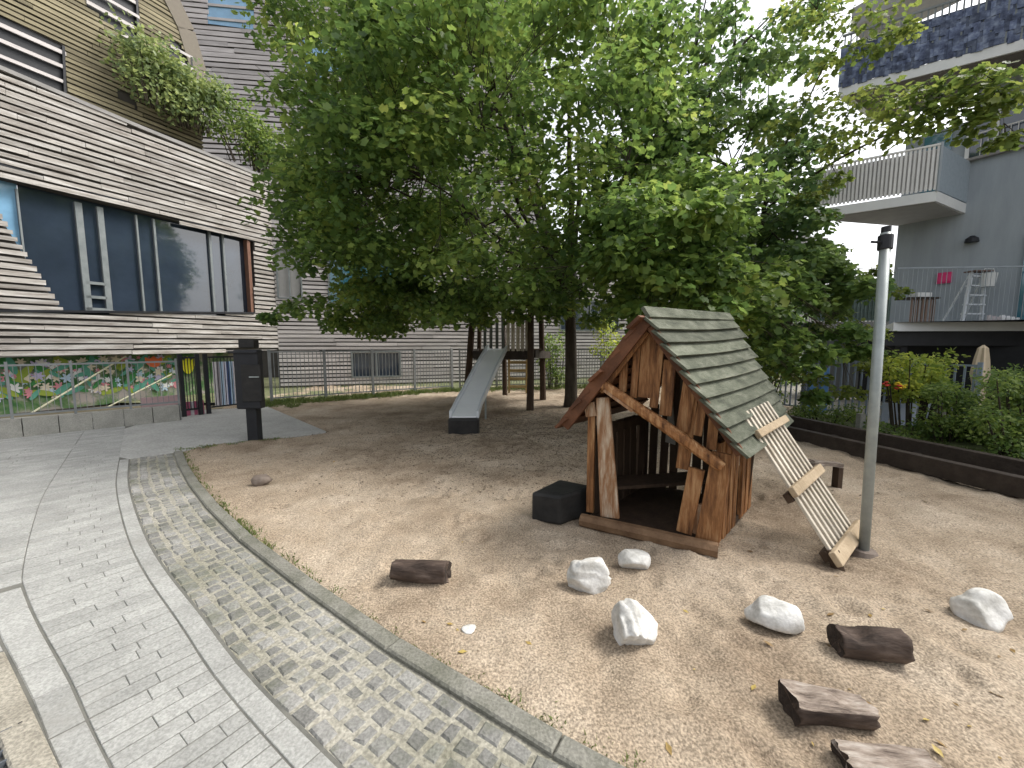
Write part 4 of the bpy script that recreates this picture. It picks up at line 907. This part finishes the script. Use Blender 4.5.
# terrace
T0 = AT(893, 331, 9.2); T1 = AT(1060, 331, 8.9)
m1 = MB(); zt3 = AT(950, 322, 9.1).z; zb3 = AT(950, 331, 9.1).z
m1.slabpoly([Vector((T0.x, T0.y, zb3)), Vector((T1.x, T1.y, zb3)), rp(6, zb3) , rp(u8 - .1, zb3)], (0, 0, zt3 - zb3)); tr = m1.build('terrace', M['white'], rbld)
m1 = MB(); m1.slabpoly([rp(u8 - .5, 0, .25), rp(9, 0, .25), rp(9, zb3 - .01, .25), rp(u8 - .5, zb3 - .01, .25)], PR.n * -.05 * sgn); m1.build('basement_wall', M['black'], rbld)
m1 = MB(); m1.beam(Vector((T0.x, T0.y + .25, zb3 - .16)), Vector((T1.x, T1.y + .25, zb3 - .16)), .34, .1, (0, 0, 1)); m1.build('fascia', M['black'], tr)
for px in (900, 990): 
    m1 = MB(); q = AT(px, 360, 9.6); m1.box(Vector((q.x, q.y, zb3 / 2)), (.15, 0, 0), (0, .15, 0), Z(zb3)); m1.build('column', M['black'], tr)
m1 = MB(); rh = AT(950, 267, 9.1).z - zt3; n_ = 34
for i in range(n_): p = Vector((T0.x, T0.y, zt3)).lerp(Vector((T1.x, T1.y, zt3)), (i + .5) / n_) + Vector((0, .05, 0)); m1.box(p + Z(rh / 2), (.008, 0, 0), (0, .008, 0), Z(rh))
m1.beam(Vector((T0.x, T0.y + .05, zt3 + rh)), Vector((T1.x, T1.y + .05, zt3 + rh)), .03, .03, (0, 0, 1)); m1.build('railing', M['render'], tr)
# second terrace rail further left
t2 = thing('far_terrace_rail', AT(850, 330, 12), 'green netted rail around a raised seating area left of the grey wall', 'railing')
m1 = MB(); a, b = AT(818, 322, 12.2), AT(893, 322, 11.6); hh = AT(850, 290, 12).z - a.z
for i in range(20): m1.box(a.lerp(b, (i + .5) / 20) + Z(hh / 2), (.02, 0, 0), (0, .02, 0), Z(hh))
for z in (.05, hh): m1.beam(a + Z(z), b + Z(z), .04, .04, (0, 0, 1))
m1.build('railing', flat('green_net', (.16, .22, .20)), t2)
m1 = MB(); m1.slabpoly([a + Z(.06), b + Z(.06), b + Z(hh - .03), a + Z(hh - .03)], (0, .02, 0)); m1.build('netting', mat('green_netting', [(.09, .13, .11), (.22, .27, .25)], 5, .9), t2, loc=None).location = (0, .03, 0)
m1 = MB(); m1.slabpoly([Vector((a.x, a.y, a.z - .2)), Vector((b.x, b.y, a.z - .2)), Vector((b.x, b.y + 3, a.z - .2)), Vector((a.x, a.y + 3, a.z - .2))], (0, 0, .2)); m1.build('deck', M['slabgrey'], t2)
m1 = MB(); m1.slabpoly([Vector((a.x, a.y + .3, 0)), Vector((b.x, b.y + .3, 0)), Vector((b.x, b.y + .3, a.z - .21)), Vector((a.x, a.y + .3, a.z - .21))], (0, .2, 0)); m1.build('base_wall', flat('dim_wall', (.14, .15, .15)), t2)
# white parasol on it
q = AT(838, 290, 13.0); ps = thing('open_parasol', Vector((q.x, q.y, a.z)), 'small open white parasol on the raised seating area', 'parasol')
m1 = MB(); top = AT(838, 277, 13.0); m1.tube([top - Z(.02) - Z(.33), top - Z(.2), top], [.95, .6, .03], 10); m1.build('canopy', M['white'], ps)
m1 = MB(); m1.tube([Vector((q.x, q.y, a.z)), top], .02, 6); m1.build('pole', M['steel'], ps)

# things on the terrace
zf = zt3
def ladder():
    b1 = AT(962, 321, 9.6); b2 = AT(981, 322, 9.6); t1 = AT(972, 271, 9.6); t2_ = AT(985, 272, 9.6)
    b1.z = b2.z = zf; t = thing('step_ladder', (b1 + b2) / 2, 'silver step ladder standing open on the terrace against the grey wall', 'step ladder')
    for p, q in ((b1, t1), (b2, t2_)): m1 = MB(); m1.beam(p, q, .05, .05, (1, 0, 0)); m1.build('side_rail', M['alu'], t)
    for k in (.18, .36, .54, .72, .9): m1 = MB(); m1.beam(b1.lerp(t1, k), b2.lerp(t2_, k), .14, .03, (0, 1, 0)); m1.build('step', M['alu'], t)
    for p, q in ((b1 + Vector((.1, .55, 0)), t1), (b2 + Vector((.1, .5, 0)), t2_)): m1 = MB(); m1.beam(p, q, .03, .03, (1, 0, 0)); m1.build('rear_leg', M['alu'], t)
    m1 = MB(); m1.box(t1.lerp(t2_, .5) + Z(.0), (.42, 0, 0), (0, .25, 0), Z(.03)); m1.build('top_plate', flat('brown_plate', (.16, .11, .09)), t)
ladder()
m1 = MB(); q = AT(988, 280, 9.5)
m1.tube([q - Z(.15), q + Z(.15)], [.12, .15], 14); m1.tube([q + Vector((-.15, 0, .14)), q + Vector((-.1, 0, .26)), q + Vector((.1, 0, .26)), q + Vector((.15, 0, .14))], .008, 5); m1.build('bucket', M['white'], loc=q - Z(.15), label='white bucket hanging on the top of the step ladder', cat='bucket')
q = PR.hit(945, 278) + PR.n * sgn * .04; m1 = MB(); m1.box(q, PR.u * .26, PR.n * .05, Z(.27)); m1.box(q + PR.n * sgn * .03, PR.u * .20, PR.n * .02, Z(.2)); m1.build('wall_plaque', M['pink'], loc=q, label='bright pink square plaque on the grey wall left of the ladder', cat='plaque')
q = AT(921, 321, 9.7); q.z = zf; tb2 = thing('slatted_table', q, 'brown slatted side table with pale top on the terrace', 'table')
m1 = MB(); zt5 = AT(921, 298, 9.7).z
for i in range(7): m1.box(Vector((q.x - .27 + i * .09, q.y, (zf + zt5) / 2)), (.045, 0, 0), (0, .03, 0), Z(zt5 - zf - .04))
m1.build('side_slats', flat('slat_brown', (.20, .14, .11)), tb2)
m1 = MB(); m1.box(Vector((q.x, q.y + .15, zt5)), (.72, 0, 0), (0, .4, 0), Z(.04)); m1.build('table_top', M['beam'], tb2)
m1 = MB(); m1.box(Vector((q.x + .02, q.y + .1, zt5 + .08)), (.34, 0, 0), (0, .22, 0), Z(.10)); m1.build('storage_tray', M['white'], loc=(q.x, q.y + .1, zt5 + .02), label='white tray standing on the slatted table', cat='tray')
for i, (px, c, lab) in enumerate(((1004, (.55, .50, .50), 'row of small pale objects'), (1017, (.8, .8, .8), 'x'))):
    q = AT(px, 319, 9.2); q.z = zf; m1 = MB()
    for k in range(4): m1.tube([q + Vector((k * .11 - .2, .12, 0)), q + Vector((k * .11 - .2, .12, .10)), q + Vector((k * .11 - .2, .12, .17 - .02 * k))], [.04, .055, .045], 8)
    m1.build('flower_pots', flat('pots%d' % i, c), loc=q, label='small cluster of pinkish pots on the terrace edge near the ladder' if i == 0 else 'small cluster of white pots at the far right terrace edge', cat='plant pots')
# folded parasol behind the hedge
q = AT(975, 420, 7.6); q.z = 0; fp = thing('folded_parasol', q, 'folded beige parasol standing behind the hedge', 'parasol')
tz = AT(975, 345, 7.6).z; zb4 = .25
m1 = MB(); n_ = 14; vs = []
prof2 = [(tz, .015), (tz - .06, .085), (tz - .28, .125), (tz - .55, .16), (tz - .75, .11), (tz - 1.0, .13), (tz - 1.35, .17)]
for z, r in prof2:
    for k in range(n_): an = 2 * math.pi * k / n_; r2 = r * (1 + (.22 if k % 2 else -.18)); r2 *= .72; vs.append(Vector((q.x + r2 * math.cos(an), q.y + r2 * math.sin(an), z)))
fs = [(i * n_ + k, i * n_ + (k + 1) % n_, (i + 1) * n_ + (k + 1) % n_, (i + 1) * n_ + k) for i in range(len(prof2) - 1) for k in range(n_)]
m1.add(vs, fs); m1.build('cloth', M['parasol'], fp)
m1 = MB(); m1.tube([q, q + Z(tz - .1)], .02, 8); m1.build('pole', M['steel'], fp)
m1 = MB(); m1.tube([Vector((q.x, q.y, tz - .80)), Vector((q.x, q.y, tz - .74))], .095, 12); m1.build('tie_band', M['box'], fp)
# pale screen and blue board behind railing
q = AT(907, 418, 7.4); q.z = 0; m1 = MB(); zz = AT(907, 403, 7.4).z
for k in range(6): m1.box(q + Vector((-.42 + k * .17, 0, zz / 2)), (.13, 0, 0), (0, .02, 0), Z(zz))
m1.box(q + Vector((0, .02, zz - .08)), (1.0, 0, 0), (0, .02, 0), Z(.05)); m1.build('picket_screen', M['paleblue'], loc=q, label='low pale blue picket screen behind the shrubs right of the pole', cat='screen')
q = AT(821, 420, 9.0); q.z = 0; m1 = MB(); zz = AT(821, 368, 9.0).z; m1.box(q + Z(zz / 2), (.16, 0, 0), (0, .06, 0), Z(zz)); m1.box(q + Vector((-.22, .05, zz / 2 - .1)), (.18, 0, 0), (0, .05, 0), Z(zz - .2)); m1.build('blue_board', M['bluepaint'], loc=q, label='upright blue boards seen through the shrubs behind the ramp', cat='board')

# ------------------------------------------------------------------ trees
def bez(a, b, c, n=10): return [a.lerp(b, t).lerp(b.lerp(c, t), t) for t in [i / n for i in range(n + 1)]]
def tree(name, base, fork, limbs, clumps, label, lm, n, size, seed, tr=.17, **k):
    """limbs: endpoints; clumps: (x,y,z,r)"""
    t = thing(name, base, label, 'tree'); m1 = MB(); rn = random.Random(seed)
    pts = bez(base - Z(.1), base.lerp(fork, .5) + Vector((rn.uniform(-.1, .1), 0, 0)), fork, 8); m1.tube(pts, [tr * (1.25 if i == 0 else 1) * (1 - .25 * i / 8) for i in range(9)], 12)
    nodes = []
    for (e, r) in limbs:
        mid = fork.lerp(e, .5) + Vector((rn.uniform(-.3, .3), rn.uniform(-.3, .3), rn.uniform(.1, .6))); lp = bez(fork - Z(.1), mid, e, 14)
        lp = [p + Vector((noise.noise(p * .9) * .16, noise.noise(p * .9 + Vector((5, 5, 5))) * .16, 0)) if 0 < i else p for i, p in enumerate(lp)]
        rs = [r * (1 - .82 * i / 14) for i in range(15)]; m1.tube(lp, rs, 8); nodes += [(p, rs[i]) for i, p in enumerate(lp) if i > 3]
    for c in clumps:
        c3 = Vector(c[:3]); p, r = min(nodes, key=lambda q: (q[0] - c3).length + max(0, q[0].z - c3.z) * .4); mid = p.lerp(c3, .5) + Vector((0, 0, .12 * (p - c3).length * rn.uniform(-.2, 1)))
        bp2 = bez(p, mid, c3, 6); r0_ = min(r * .6, .012 + .012 * (p - c3).length); m1.tube(bp2, [r0_ * (1 - .8 * i / 6) for i in range(7)], 5, False)
        for _ in range(3): q = c3 + Vector((rn.uniform(-1, 1), rn.uniform(-1, 1), rn.uniform(-.35, .2))) * c[3] * .8; m1.tube([bp2[4], q], [.006, .003], 4, False)
    m1.build('trunk', M['bark'], t, smooth=True)
    leaves('crown', t, [c[:3] for c in clumps], [c[3] for c in clumps], n, size, lm, seed=seed, **k); return t
def ell(c, r, n, rnd, rr_=(.45, .75), shell=.55, zmin=-9):
    out = []
    while len(out) < n:
        d = Vector((rnd.gauss(0, 1), rnd.gauss(0, 1), rnd.gauss(0, 1))).normalized() * (rnd.random() ** (1 / 3) * (1 - shell) + shell)
        p = Vector((c[0] + d.x * r[0], c[1] + d.y * r[1], c[2] + d.z * r[2]))
        if p.z > zmin: out.append((p.x, p.y, p.z, rnd.uniform(*rr_)))
    return out
def sp(px, py, Y, r): p = AT(px, py, Y); return (p.x, p.y, p.z, r)
rn = random.Random(11)
TB = G(571, 405); TB.z = 0; FK = AT(570, 298, TB.y)
cl = ell((-.2, 8.9, 5.3), (4.1, 3.3, 3.0), 235, rn, (.45, .72), .6, 2.4)
cl += ell((-2.6, 8.0, 4.3), (1.9, 1.8, 1.7), 60, rn, (.35, .6), .5)
cl += ell((-2.2, 9.2, 8.8), (3.0, 2.8, 2.4), 90, rn, (.45, .8), .3)
cl += ell((-2.2, 9.6, 2.75), (1.9, 1.4, .45), 32, rn, (.35, .5), .2, 2.2)
cl += ell((-3.4, 9.6, 2.2), (.9, .8, .25), 9, rn, (.28, .4), .2, 1.9)
cl += ell((2.2, 6.0, 3.2), (1.1, 1.1, 1.1), 34, rn, (.3, .5), .4)
cl += ell((2.5, 5.6, 2.35), (.8, .7, .45), 14, rn, (.25, .4), .3, 1.95)
cl += [sp(330, 110, 6.2, .5), sp(360, 120, 6.0, .5), sp(400, 140, 5.8, .55), sp(345, 170, 6.2, .45), sp(300, 160, 7, .5), sp(310, 210, 7, .45), sp(340, 220, 6.5, .5), sp(370, 240, 6.5, .45), sp(310, 300, 8.0, .4), sp(355, 290, 7.6, .4),
       sp(440, 260, 6.2, .5), sp(480, 250, 6, .5), sp(520, 280, 6.2, .45), sp(450, 310, 7.2, .35), sp(560, 190, 6, .5), sp(620, 250, 5.4, .4), sp(640, 200, 5.2, .45), sp(610, 140, 6, .5), sp(500, 180, 5.8, .5), sp(540, 110, 6, .5), sp(450, 90, 6, .5), sp(400, 40, 6.4, .6),
       sp(320, 60, 7, .6), sp(290, 90, 7.4, .5), sp(290, 20, 8, .7), sp(470, 30, 6.5, .6), sp(560, 50, 7, .5), sp(540, 270, 8.6, .4), sp(620, 300, 6.5, .3), sp(640, 310, 5.4, .22)]
cl += [sp(px, py, Y, r) for px, py, Y, r in ((430, 312, 8, .32), (465, 308, 8.5, .35), (500, 305, 8.8, .35), (530, 300, 8.8, .38), (552, 312, 8.6, .3), (480, 318, 8.8, .25), (515, 316, 9, .22), (595, 318, 8.5, .28), (385, 318, 8.4, .3), (335, 312, 8.8, .35), (290, 306, 9.2, .3), (270, 316, 9.4, .2), (545, 295, 8, .4), (410, 300, 8, .4), (690, 235, 5.6, .4), (720, 250, 5.8, .4), (745, 285, 6, .38), (770, 310, 6.1, .34), (735, 320, 6.2, .3), (765, 345, 6.3, .3), (790, 335, 6.3, .3), (800, 365, 6.3, .25), (700, 285, 5.8, .35), (815, 395, 6.3, .16), (780, 265, 6.4, .3), (800, 290, 6.4, .3), (825, 350, 6.3, .25), (850, 330, 6.3, .22), (865, 350, 6.3, .16))]
limbs = [(Vector((x, y, z)), r) for x, y, z, r in ((1.35, 10.4, 8.5, .11), (1.75, 10.6, 8.0, .10), (-1.0, 9.6, 8.5, .10), (-3.0, 8.6, 5.0, .075), (-2.4, 9.6, 3.2, .055), (-.4, 6.6, 5.0, .075), (1.8, 6.6, 4.4, .07), (3.2, 8.8, 6.0, .07), (.2, 12, 7, .08), (-1.5, 11, 6.5, .08), (2.4, 6.0, 3.0, .04), (-1.5, 6.8, 4.3, .06), (-1.5, 10, 11, .07))]
cl = [(a, b, c, d * 1.22) for a, b, c, d in cl]
tree('maple_tree', TB, FK, limbs, cl, 'large leafy maple with dark trunk behind the playhouse, crown spreading left', M['leaf'], 150, .108, 5)
# second tree, sparser, to the right
TB2 = Vector((4.1, 9.7, 0)); FK2 = AT(690, 150, 9.7)
cl = ell((4.2, 9.2, 5.2), (2.5, 2.0, 1.5), 80, rn, (.35, .6), .4)
cl += ell((3.9, 9.4, 7.9), (2.8, 2.0, 1.6), 34, rn, (.3, .5), .2)
cl += ell((4.4, 8.3, 3.3), (1.9, 1.5, 1.1), 64, rn, (.3, .5), .3)
cl += ell((5.0, 7.6, 2.5), (1.5, 1.2, .85), 46, rn, (.25, .42), .3)
cl += [sp(740, 60, 8, .4), sp(700, 90, 8, .4), sp(760, 160, 7, .4), sp(790, 180, 7, .35), sp(720, 180, 7, .4), sp(650, 90, 8, .4), sp(640, 60, 9, .4), sp(600, 40, 9, .4), sp(780, 20, 8, .4), sp(800, 120, 7, .35), sp(810, 60, 8, .35)] + [sp(*a) for a in ((690, 20, 8, .45), (730, 10, 8.4, .45), (770, 60, 8.2, .4), (720, 120, 7.6, .45), (760, 110, 7.6, .4), (680, 130, 7.8, .45), (740, 200, 7.4, .4), (790, 215, 7.4, .35), (800, 150, 7.6, .35), (660, 170, 7, .4), (700, 55, 8.4, .4))]
limbs = [(Vector((x, y, z)), r) for x, y, z, r in ((4.2, 9.6, 9.6, .07), (5.4, 9.0, 8.4, .06), (6.0, 8.6, 6.4, .055), (3.0, 9.6, 8.8, .06), (2.2, 9.2, 7.0, .05), (5.2, 8.0, 4.2, .05), (4.0, 8.0, 3.6, .045), (5.6, 7.6, 2.8, .035), (4.8, 9.5, 9.2, .05))]
tree('slender_tree', TB2, FK2, limbs, cl, 'slender tree with forked dark branches against the sky, right of the maple trunk', M['leaf_dark'], 112, .115, 9, tr=.12)
# third: branch reaching over from the right, olive green
TB3 = Vector((5.5, 9.3, 0)); FK3 = Vector((5.4, 8.9, 4.5))
cl = [sp(*a) for a in ((850, 105, 6.4, .4), (875, 95, 6, .38), (880, 120, 6, .38), (905, 100, 5.6, .38), (930, 95, 5.4, .36), (925, 118, 5.4, .34), (955, 80, 5.2, .34), (960, 105, 5.1, .34), (985, 95, 5, .3), (990, 75, 5, .26), (1010, 95, 4.9, .22), (975, 125, 5, .2), (1005, 138, 4.9, .14), (840, 135, 6.6, .34), (900, 130, 5.8, .28), (815, 100, 7, .34), (830, 60, 7, .3), (820, 20, 7, .42), (850, 10, 6.6, .45), (880, 15, 6.6, .4), (870, 45, 6.6, .28), (905, 30, 6.5, .2), (800, 5, 7, .4), (838, 150, 7, .3), (780, 130, 7, .35),
     (830, 250, 7.5, .3), (850, 275, 7.5, .3), (810, 300, 7.2, .35), (835, 320, 7.0, .35), (870, 330, 7, .3), (845, 350, 6.8, .35), (800, 345, 6.8, .35), (780, 370, 6.8, .3), (815, 378, 6.8, .25), (850, 390, 6.8, .2), (870, 365, 6.8, .2), (895, 290, 8, .22), (890, 355, 7, .25), (838, 178, 7.4, .2), (815, 190, 7.6, .3), (828, 215, 7.6, .2), (880, 270, 7.5, .15))]
limbs = [(Vector(sp(1000, 95, 5, 0)[:3]), .03), (Vector(sp(850, 20, 6.8, 0)[:3]), .03), (Vector(sp(840, 140, 6.8, 0)[:3]), .02), (Vector(sp(830, 300, 7, 0)[:3]), .025)]
cl = [(a, b, c, d * 1.12) for a, b, c, d in cl]
tree('overhanging_tree', TB3, FK3, limbs, cl, 'olive green tree reaching over towards the balconies at the right', M['leaf_olive'], 95, .088, 13, tr=.06)

# ------------------------------------------------------------------ shrubs, hedge, grass
def shrub(name, clumps, n, size, m, label, seed, cat='shrub', group=None, stems=True):
    bx_, by_ = sum(c[0] for c in clumps) / len(clumps), sum(c[1] for c in clumps) / len(clumps); bz_ = min(c[2] - c[3] * .6 for c in clumps) if not stems else 0.0
    t = thing(name, (bx_, by_, max(bz_, 0)), label, cat, group); leaves('foliage', t, [c[:3] for c in clumps], [c[3] for c in clumps], n, size, m, seed=seed, lobed=False, flat_=.8, up=.5, droop=.1)
    m1 = MB(); bq = Vector((bx_, by_, max(bz_, 0)))
    for c in clumps: m1.tube([bq.lerp(Vector((c[0], c[1], bq.z)), .6), Vector(c[:3])], [.018, .006], 5, False)
    m1.build('stems', M['bark'], t); return t
def blk(px0, px1, py0, py1, Y0, Y1, n, rnd, r=(.14, .26)):
    return [sp(rnd.uniform(px0, px1), rnd.uniform(py0, py1), rnd.uniform(Y0, Y1), rnd.uniform(*r)) for _ in range(n)]
rs = random.Random(21)
shrub('hedge', blk(985, 1110, 372, 452, 4.9, 5.8, 84, rs), 140, .05, M['hedge'], 'dense clipped hedge at the far right behind the timber edging', 31, 'hedge')
shrub('hedge', blk(925, 985, 388, 450, 5.7, 6.6, 50, rs), 130, .05, M['hedge'], 'loose hedge before the folded parasol', 32, 'hedge')
shrub('flowering_shrub', blk(885, 950, 355, 395, 6.4, 7.2, 28, rs, (.16, .28)), 110, .07, M['bright'], 'bright yellow green shrub between the pole and the folded parasol', 33)
fl = MB(); rf = random.Random(5)
shrub('low_shrub', blk(860, 935, 424, 446, 5.9, 6.8, 24, rs, (.12, .2)), 110, .045, M['hedge'], 'low dark shrub right of the pole behind the edging', 34)
shrub('low_shrub', blk(788, 862, 405, 424, 7.2, 8.2, 26, rs, (.14, .24)), 110, .05, M['hedge'], 'low dark shrub left of the pole behind the edging', 35)
shrub('tall_shrub', blk(700, 790, 330, 408, 7.8, 9.0, 36, rs, (.25, .4)), 110, .08, M['hedge'], 'tall bushy shrub directly behind the green playhouse roof', 36)
shrub('tall_shrub', blk(596, 640, 322, 392, 13, 14.2, 16, rs, (.3, .5)), 100, .10, M['bright'], 'bright yellow green shrub at the back just right of the maple trunk', 37)
shrub('tall_shrub', blk(640, 800, 250, 380, 15, 18, 60, rs, (.5, .9)), 110, .16, M['leaf_dark'], 'broad mass of dark bushes far behind the playhouse', 38)
shrub('tall_shrub', blk(545, 566, 335, 385, 14.3, 15, 12, rs, (.3, .45)), 100, .10, M['hedge'], 'green shrub at the back just left of the maple trunk', 39)
# blossoms on the flowering shrub
for nm, cc_, pxs in (('red_blossoms', (.55, .06, .04), [(886, 384), (898, 387)]), ('yellow_blossoms', (.75, .55, .04), [(899, 384), (903, 386)])):
    m1 = MB(); q0 = AT(*pxs[0], 6.3)
    for p in pxs:
        for _ in range(6): q = AT(p[0] + rf.uniform(-3, 3), p[1] + rf.uniform(-2, 2), 6.25 + rf.uniform(0, .2)); m1.tube([q - Z(.015), q, q + Z(.012)], [.01, .03, .012], 6)
    m1.build(nm, flat('bl_' + nm, cc_), loc=q0, label=nm.split('_')[0] + ' blossoms clustered at the left of the bright shrub', cat='flowers')
# roof planting
def roofcl(px0, px1, n, r, rnd):
    out = []
    for _ in range(n):
        px = rnd.uniform(px0, px1); py = 60 + (px - 100) * .62; q = PU.hit(px, py); q = q + PA.n * rnd.uniform(.3, .95) + Z(rnd.uniform(-.35, .9)); out.append((q.x, q.y, q.z, rnd.uniform(*r)))
    return [(a, b, c, d * 1.25) for a, b, c, d in out]
for i, (a, b, n_, lab, m_) in enumerate(((112, 165, 18, 'grey green bush on the roof edge, nearest below the upper storey', 'greyleaf'), (160, 205, 26, 'larger bush spilling over the middle of the slatted parapet', 'greyleaf'), (200, 275, 34, 'bush at the far end of the slatted parapet next to the maple crown', 'hedge'))):
    c_ = roofcl(a, b, n_, (.38, .62), rs); shrub('roof_bush', c_, 95, .13, M[m_], lab, 50 + i, stems=False)
# grass and weeds
def tufts(name, pts, h, m, per=14, kind='stuff', **kw):
    m1 = MB(); rg = random.Random(hash(name) % 99 + 3)
    for p in pts:
        for _ in range(per):
            q = p + Vector((rg.gauss(0, .03), rg.gauss(0, .03), 0)); d = Vector((rg.gauss(0, .5), rg.gauss(0, .5), 1)).normalized() * h * rg.uniform(.4, 1.2); s_ = Vector((rg.uniform(-1, 1), rg.uniform(-1, 1), 0)).normalized() * .004 * (1 + h * 4)
            m1.add([q - s_, q + s_, q + d * .6 + s_ * .6, q + d + Vector((d.x, d.y, 0)) * .4, q + d * .6 - s_ * .6], [(0, 1, 2, 3, 4)])
    return m1.build(name, m, kind=kind, **kw)
rg = random.Random(8)
pts = [KT(rg.uniform(.2, SL), -.11 - abs(rg.gauss(0, .015)), -.01) for _ in range(130)] + [KT(SL * .52 + rg.gauss(0, .25), -.115, 0) for _ in range(30)]
pts += [SANDPOLY[0].lerp(SANDPOLY[3], rg.random()) + Vector((rg.gauss(0, .05), rg.gauss(-.05, .05), 0)) for _ in range(60)]
tufts('weeds', pts, .035, M['grass'], 9, label='small weeds along the kerb of the sand', cat='weeds')
pts = [Vector((R0.x, R0.y, 0)).lerp(Vector((R1.x, R1.y, 0)), rg.random()) + Vector((rg.gauss(.05, .18), rg.gauss(-.1, .18), 0)) for _ in range(560)]
pts += [G(rg.uniform(262, 300), rg.uniform(401, 408)) for _ in range(80)]
pts += [Vector((R1.x, R1.y, 0)).lerp(R2, rg.random()) + Vector((rg.gauss(0, .25), rg.gauss(0, .25), 0)) for _ in range(300)]
tufts('rear_grass', pts, .16, M['grass'], 10, label='tufts of grass at the foot of the rear railing', cat='grass')
pts = [P0_.lerp(P1_, rg.random()) + o1 + nv_ * rg.uniform(.1, .9) + Z(.12) for _ in range(500)]
tufts('verge_grass', pts, .09, M['grass'], 9, label='grass on the verge behind the timber edging', cat='grass')
# fallen leaves on sand; crumbs crowded and darkened to add to the tree's shade
rg = random.Random(4); C_ = []; sz = []
m1 = MB()
for _ in range(70):
    px, py = rg.uniform(190, 1024), 400 + 368 * rg.random() ** .8; q = G(px, py)
    if q.x > 5.0 or q.y < .5: continue
    dline = min(((q.x - c.x) ** 2 + (q.y - c.y) ** 2, i) for i, c in enumerate(KC[::6]))[1] * 6; nn = KT(CUM[dline], 1) - KT(CUM[dline], 0)
    if (Vector((q.x, q.y, 0)) - KC[dline]).dot(nn) > -.2: continue
    if q.y > 5 and q.x < -3.2: continue
    q.z = sandz(q.x, q.y) + .006; a = rg.uniform(0, 6.28); L = rg.uniform(.010, .028); d, s_ = Vector((math.cos(a), math.sin(a), rg.uniform(-.1, .3))) * L, Vector((-math.sin(a), math.cos(a), rg.uniform(-.2, .2))) * L * .45
    m1.add([q - d, q + s_ + Z(.004), q + d, q - s_], [(0, 1, 2), (0, 2, 3)])
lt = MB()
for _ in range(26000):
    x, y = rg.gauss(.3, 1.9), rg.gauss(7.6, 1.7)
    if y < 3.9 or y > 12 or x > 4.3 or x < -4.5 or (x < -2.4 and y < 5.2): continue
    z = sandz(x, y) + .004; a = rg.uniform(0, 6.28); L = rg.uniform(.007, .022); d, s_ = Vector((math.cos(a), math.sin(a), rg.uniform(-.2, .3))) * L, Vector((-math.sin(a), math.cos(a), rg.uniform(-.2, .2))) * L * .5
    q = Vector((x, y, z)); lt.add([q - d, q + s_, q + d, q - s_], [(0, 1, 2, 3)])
lt.build('litter_and_shade', mat('litter', [(0.07, 0.05, 0.034), (0.16, 0.12, 0.085)], 20, .95, island=.4), kind='stuff', label='leaf litter and bark crumbs on the sand, dense and dark to add shade under the tree', cat='leaf litter')
m1.build('fallen_leaves', M['dryleaf'], kind='stuff', label='small dry leaves scattered over the sand', cat='leaves')

# ------------------------------------------------------------------ light
w = bpy.data.worlds.new('World'); SC.world = w; w.use_nodes = True; N = w.node_tree.nodes; L = w.node_tree.links
sky = N.new('ShaderNodeTexSky'); sky.sky_type = 'NISHITA'; sky.sun_disc = False
sd_ = Vector((.62, .12, .80)).normalized()
sky.sun_elevation = math.asin(sd_.z); sky.sun_rotation = math.atan2(sd_.x, sd_.y); sky.air_density = 1.0; sky.dust_density = 4.0; sky.ozone_density = 1.0
hsn = N.new('ShaderNodeHueSaturation'); hsn.inputs['Saturation'].default_value = .22; L.new(sky.outputs[0], hsn.inputs['Color']); L.new(hsn.outputs[0], N['Background'].inputs['Color'])
N['Background'].inputs['Strength'].default_value = .15
sn = bpy.data.lights.new('sun', 'SUN'); sn.energy = 1.5; sn.angle = math.radians(18); sn.color = (1, .96, .90)
so_ = bpy.data.objects.new('sun', sn); COL.objects.link(so_); so_.rotation_euler = (-sd_).to_track_quat('-Z', 'Y').to_euler(); so_.location = (0, 0, 30)
vs_ = SC.view_settings; vs_.view_transform = 'Standard'; vs_.look = 'None'; vs_.exposure = 1.05; vs_.gamma = 1; vs_.use_curve_mapping = False
SC.cycles.max_bounces = 6; SC.cycles.diffuse_bounces = 3; SC.cycles.transmission_bounces = 3
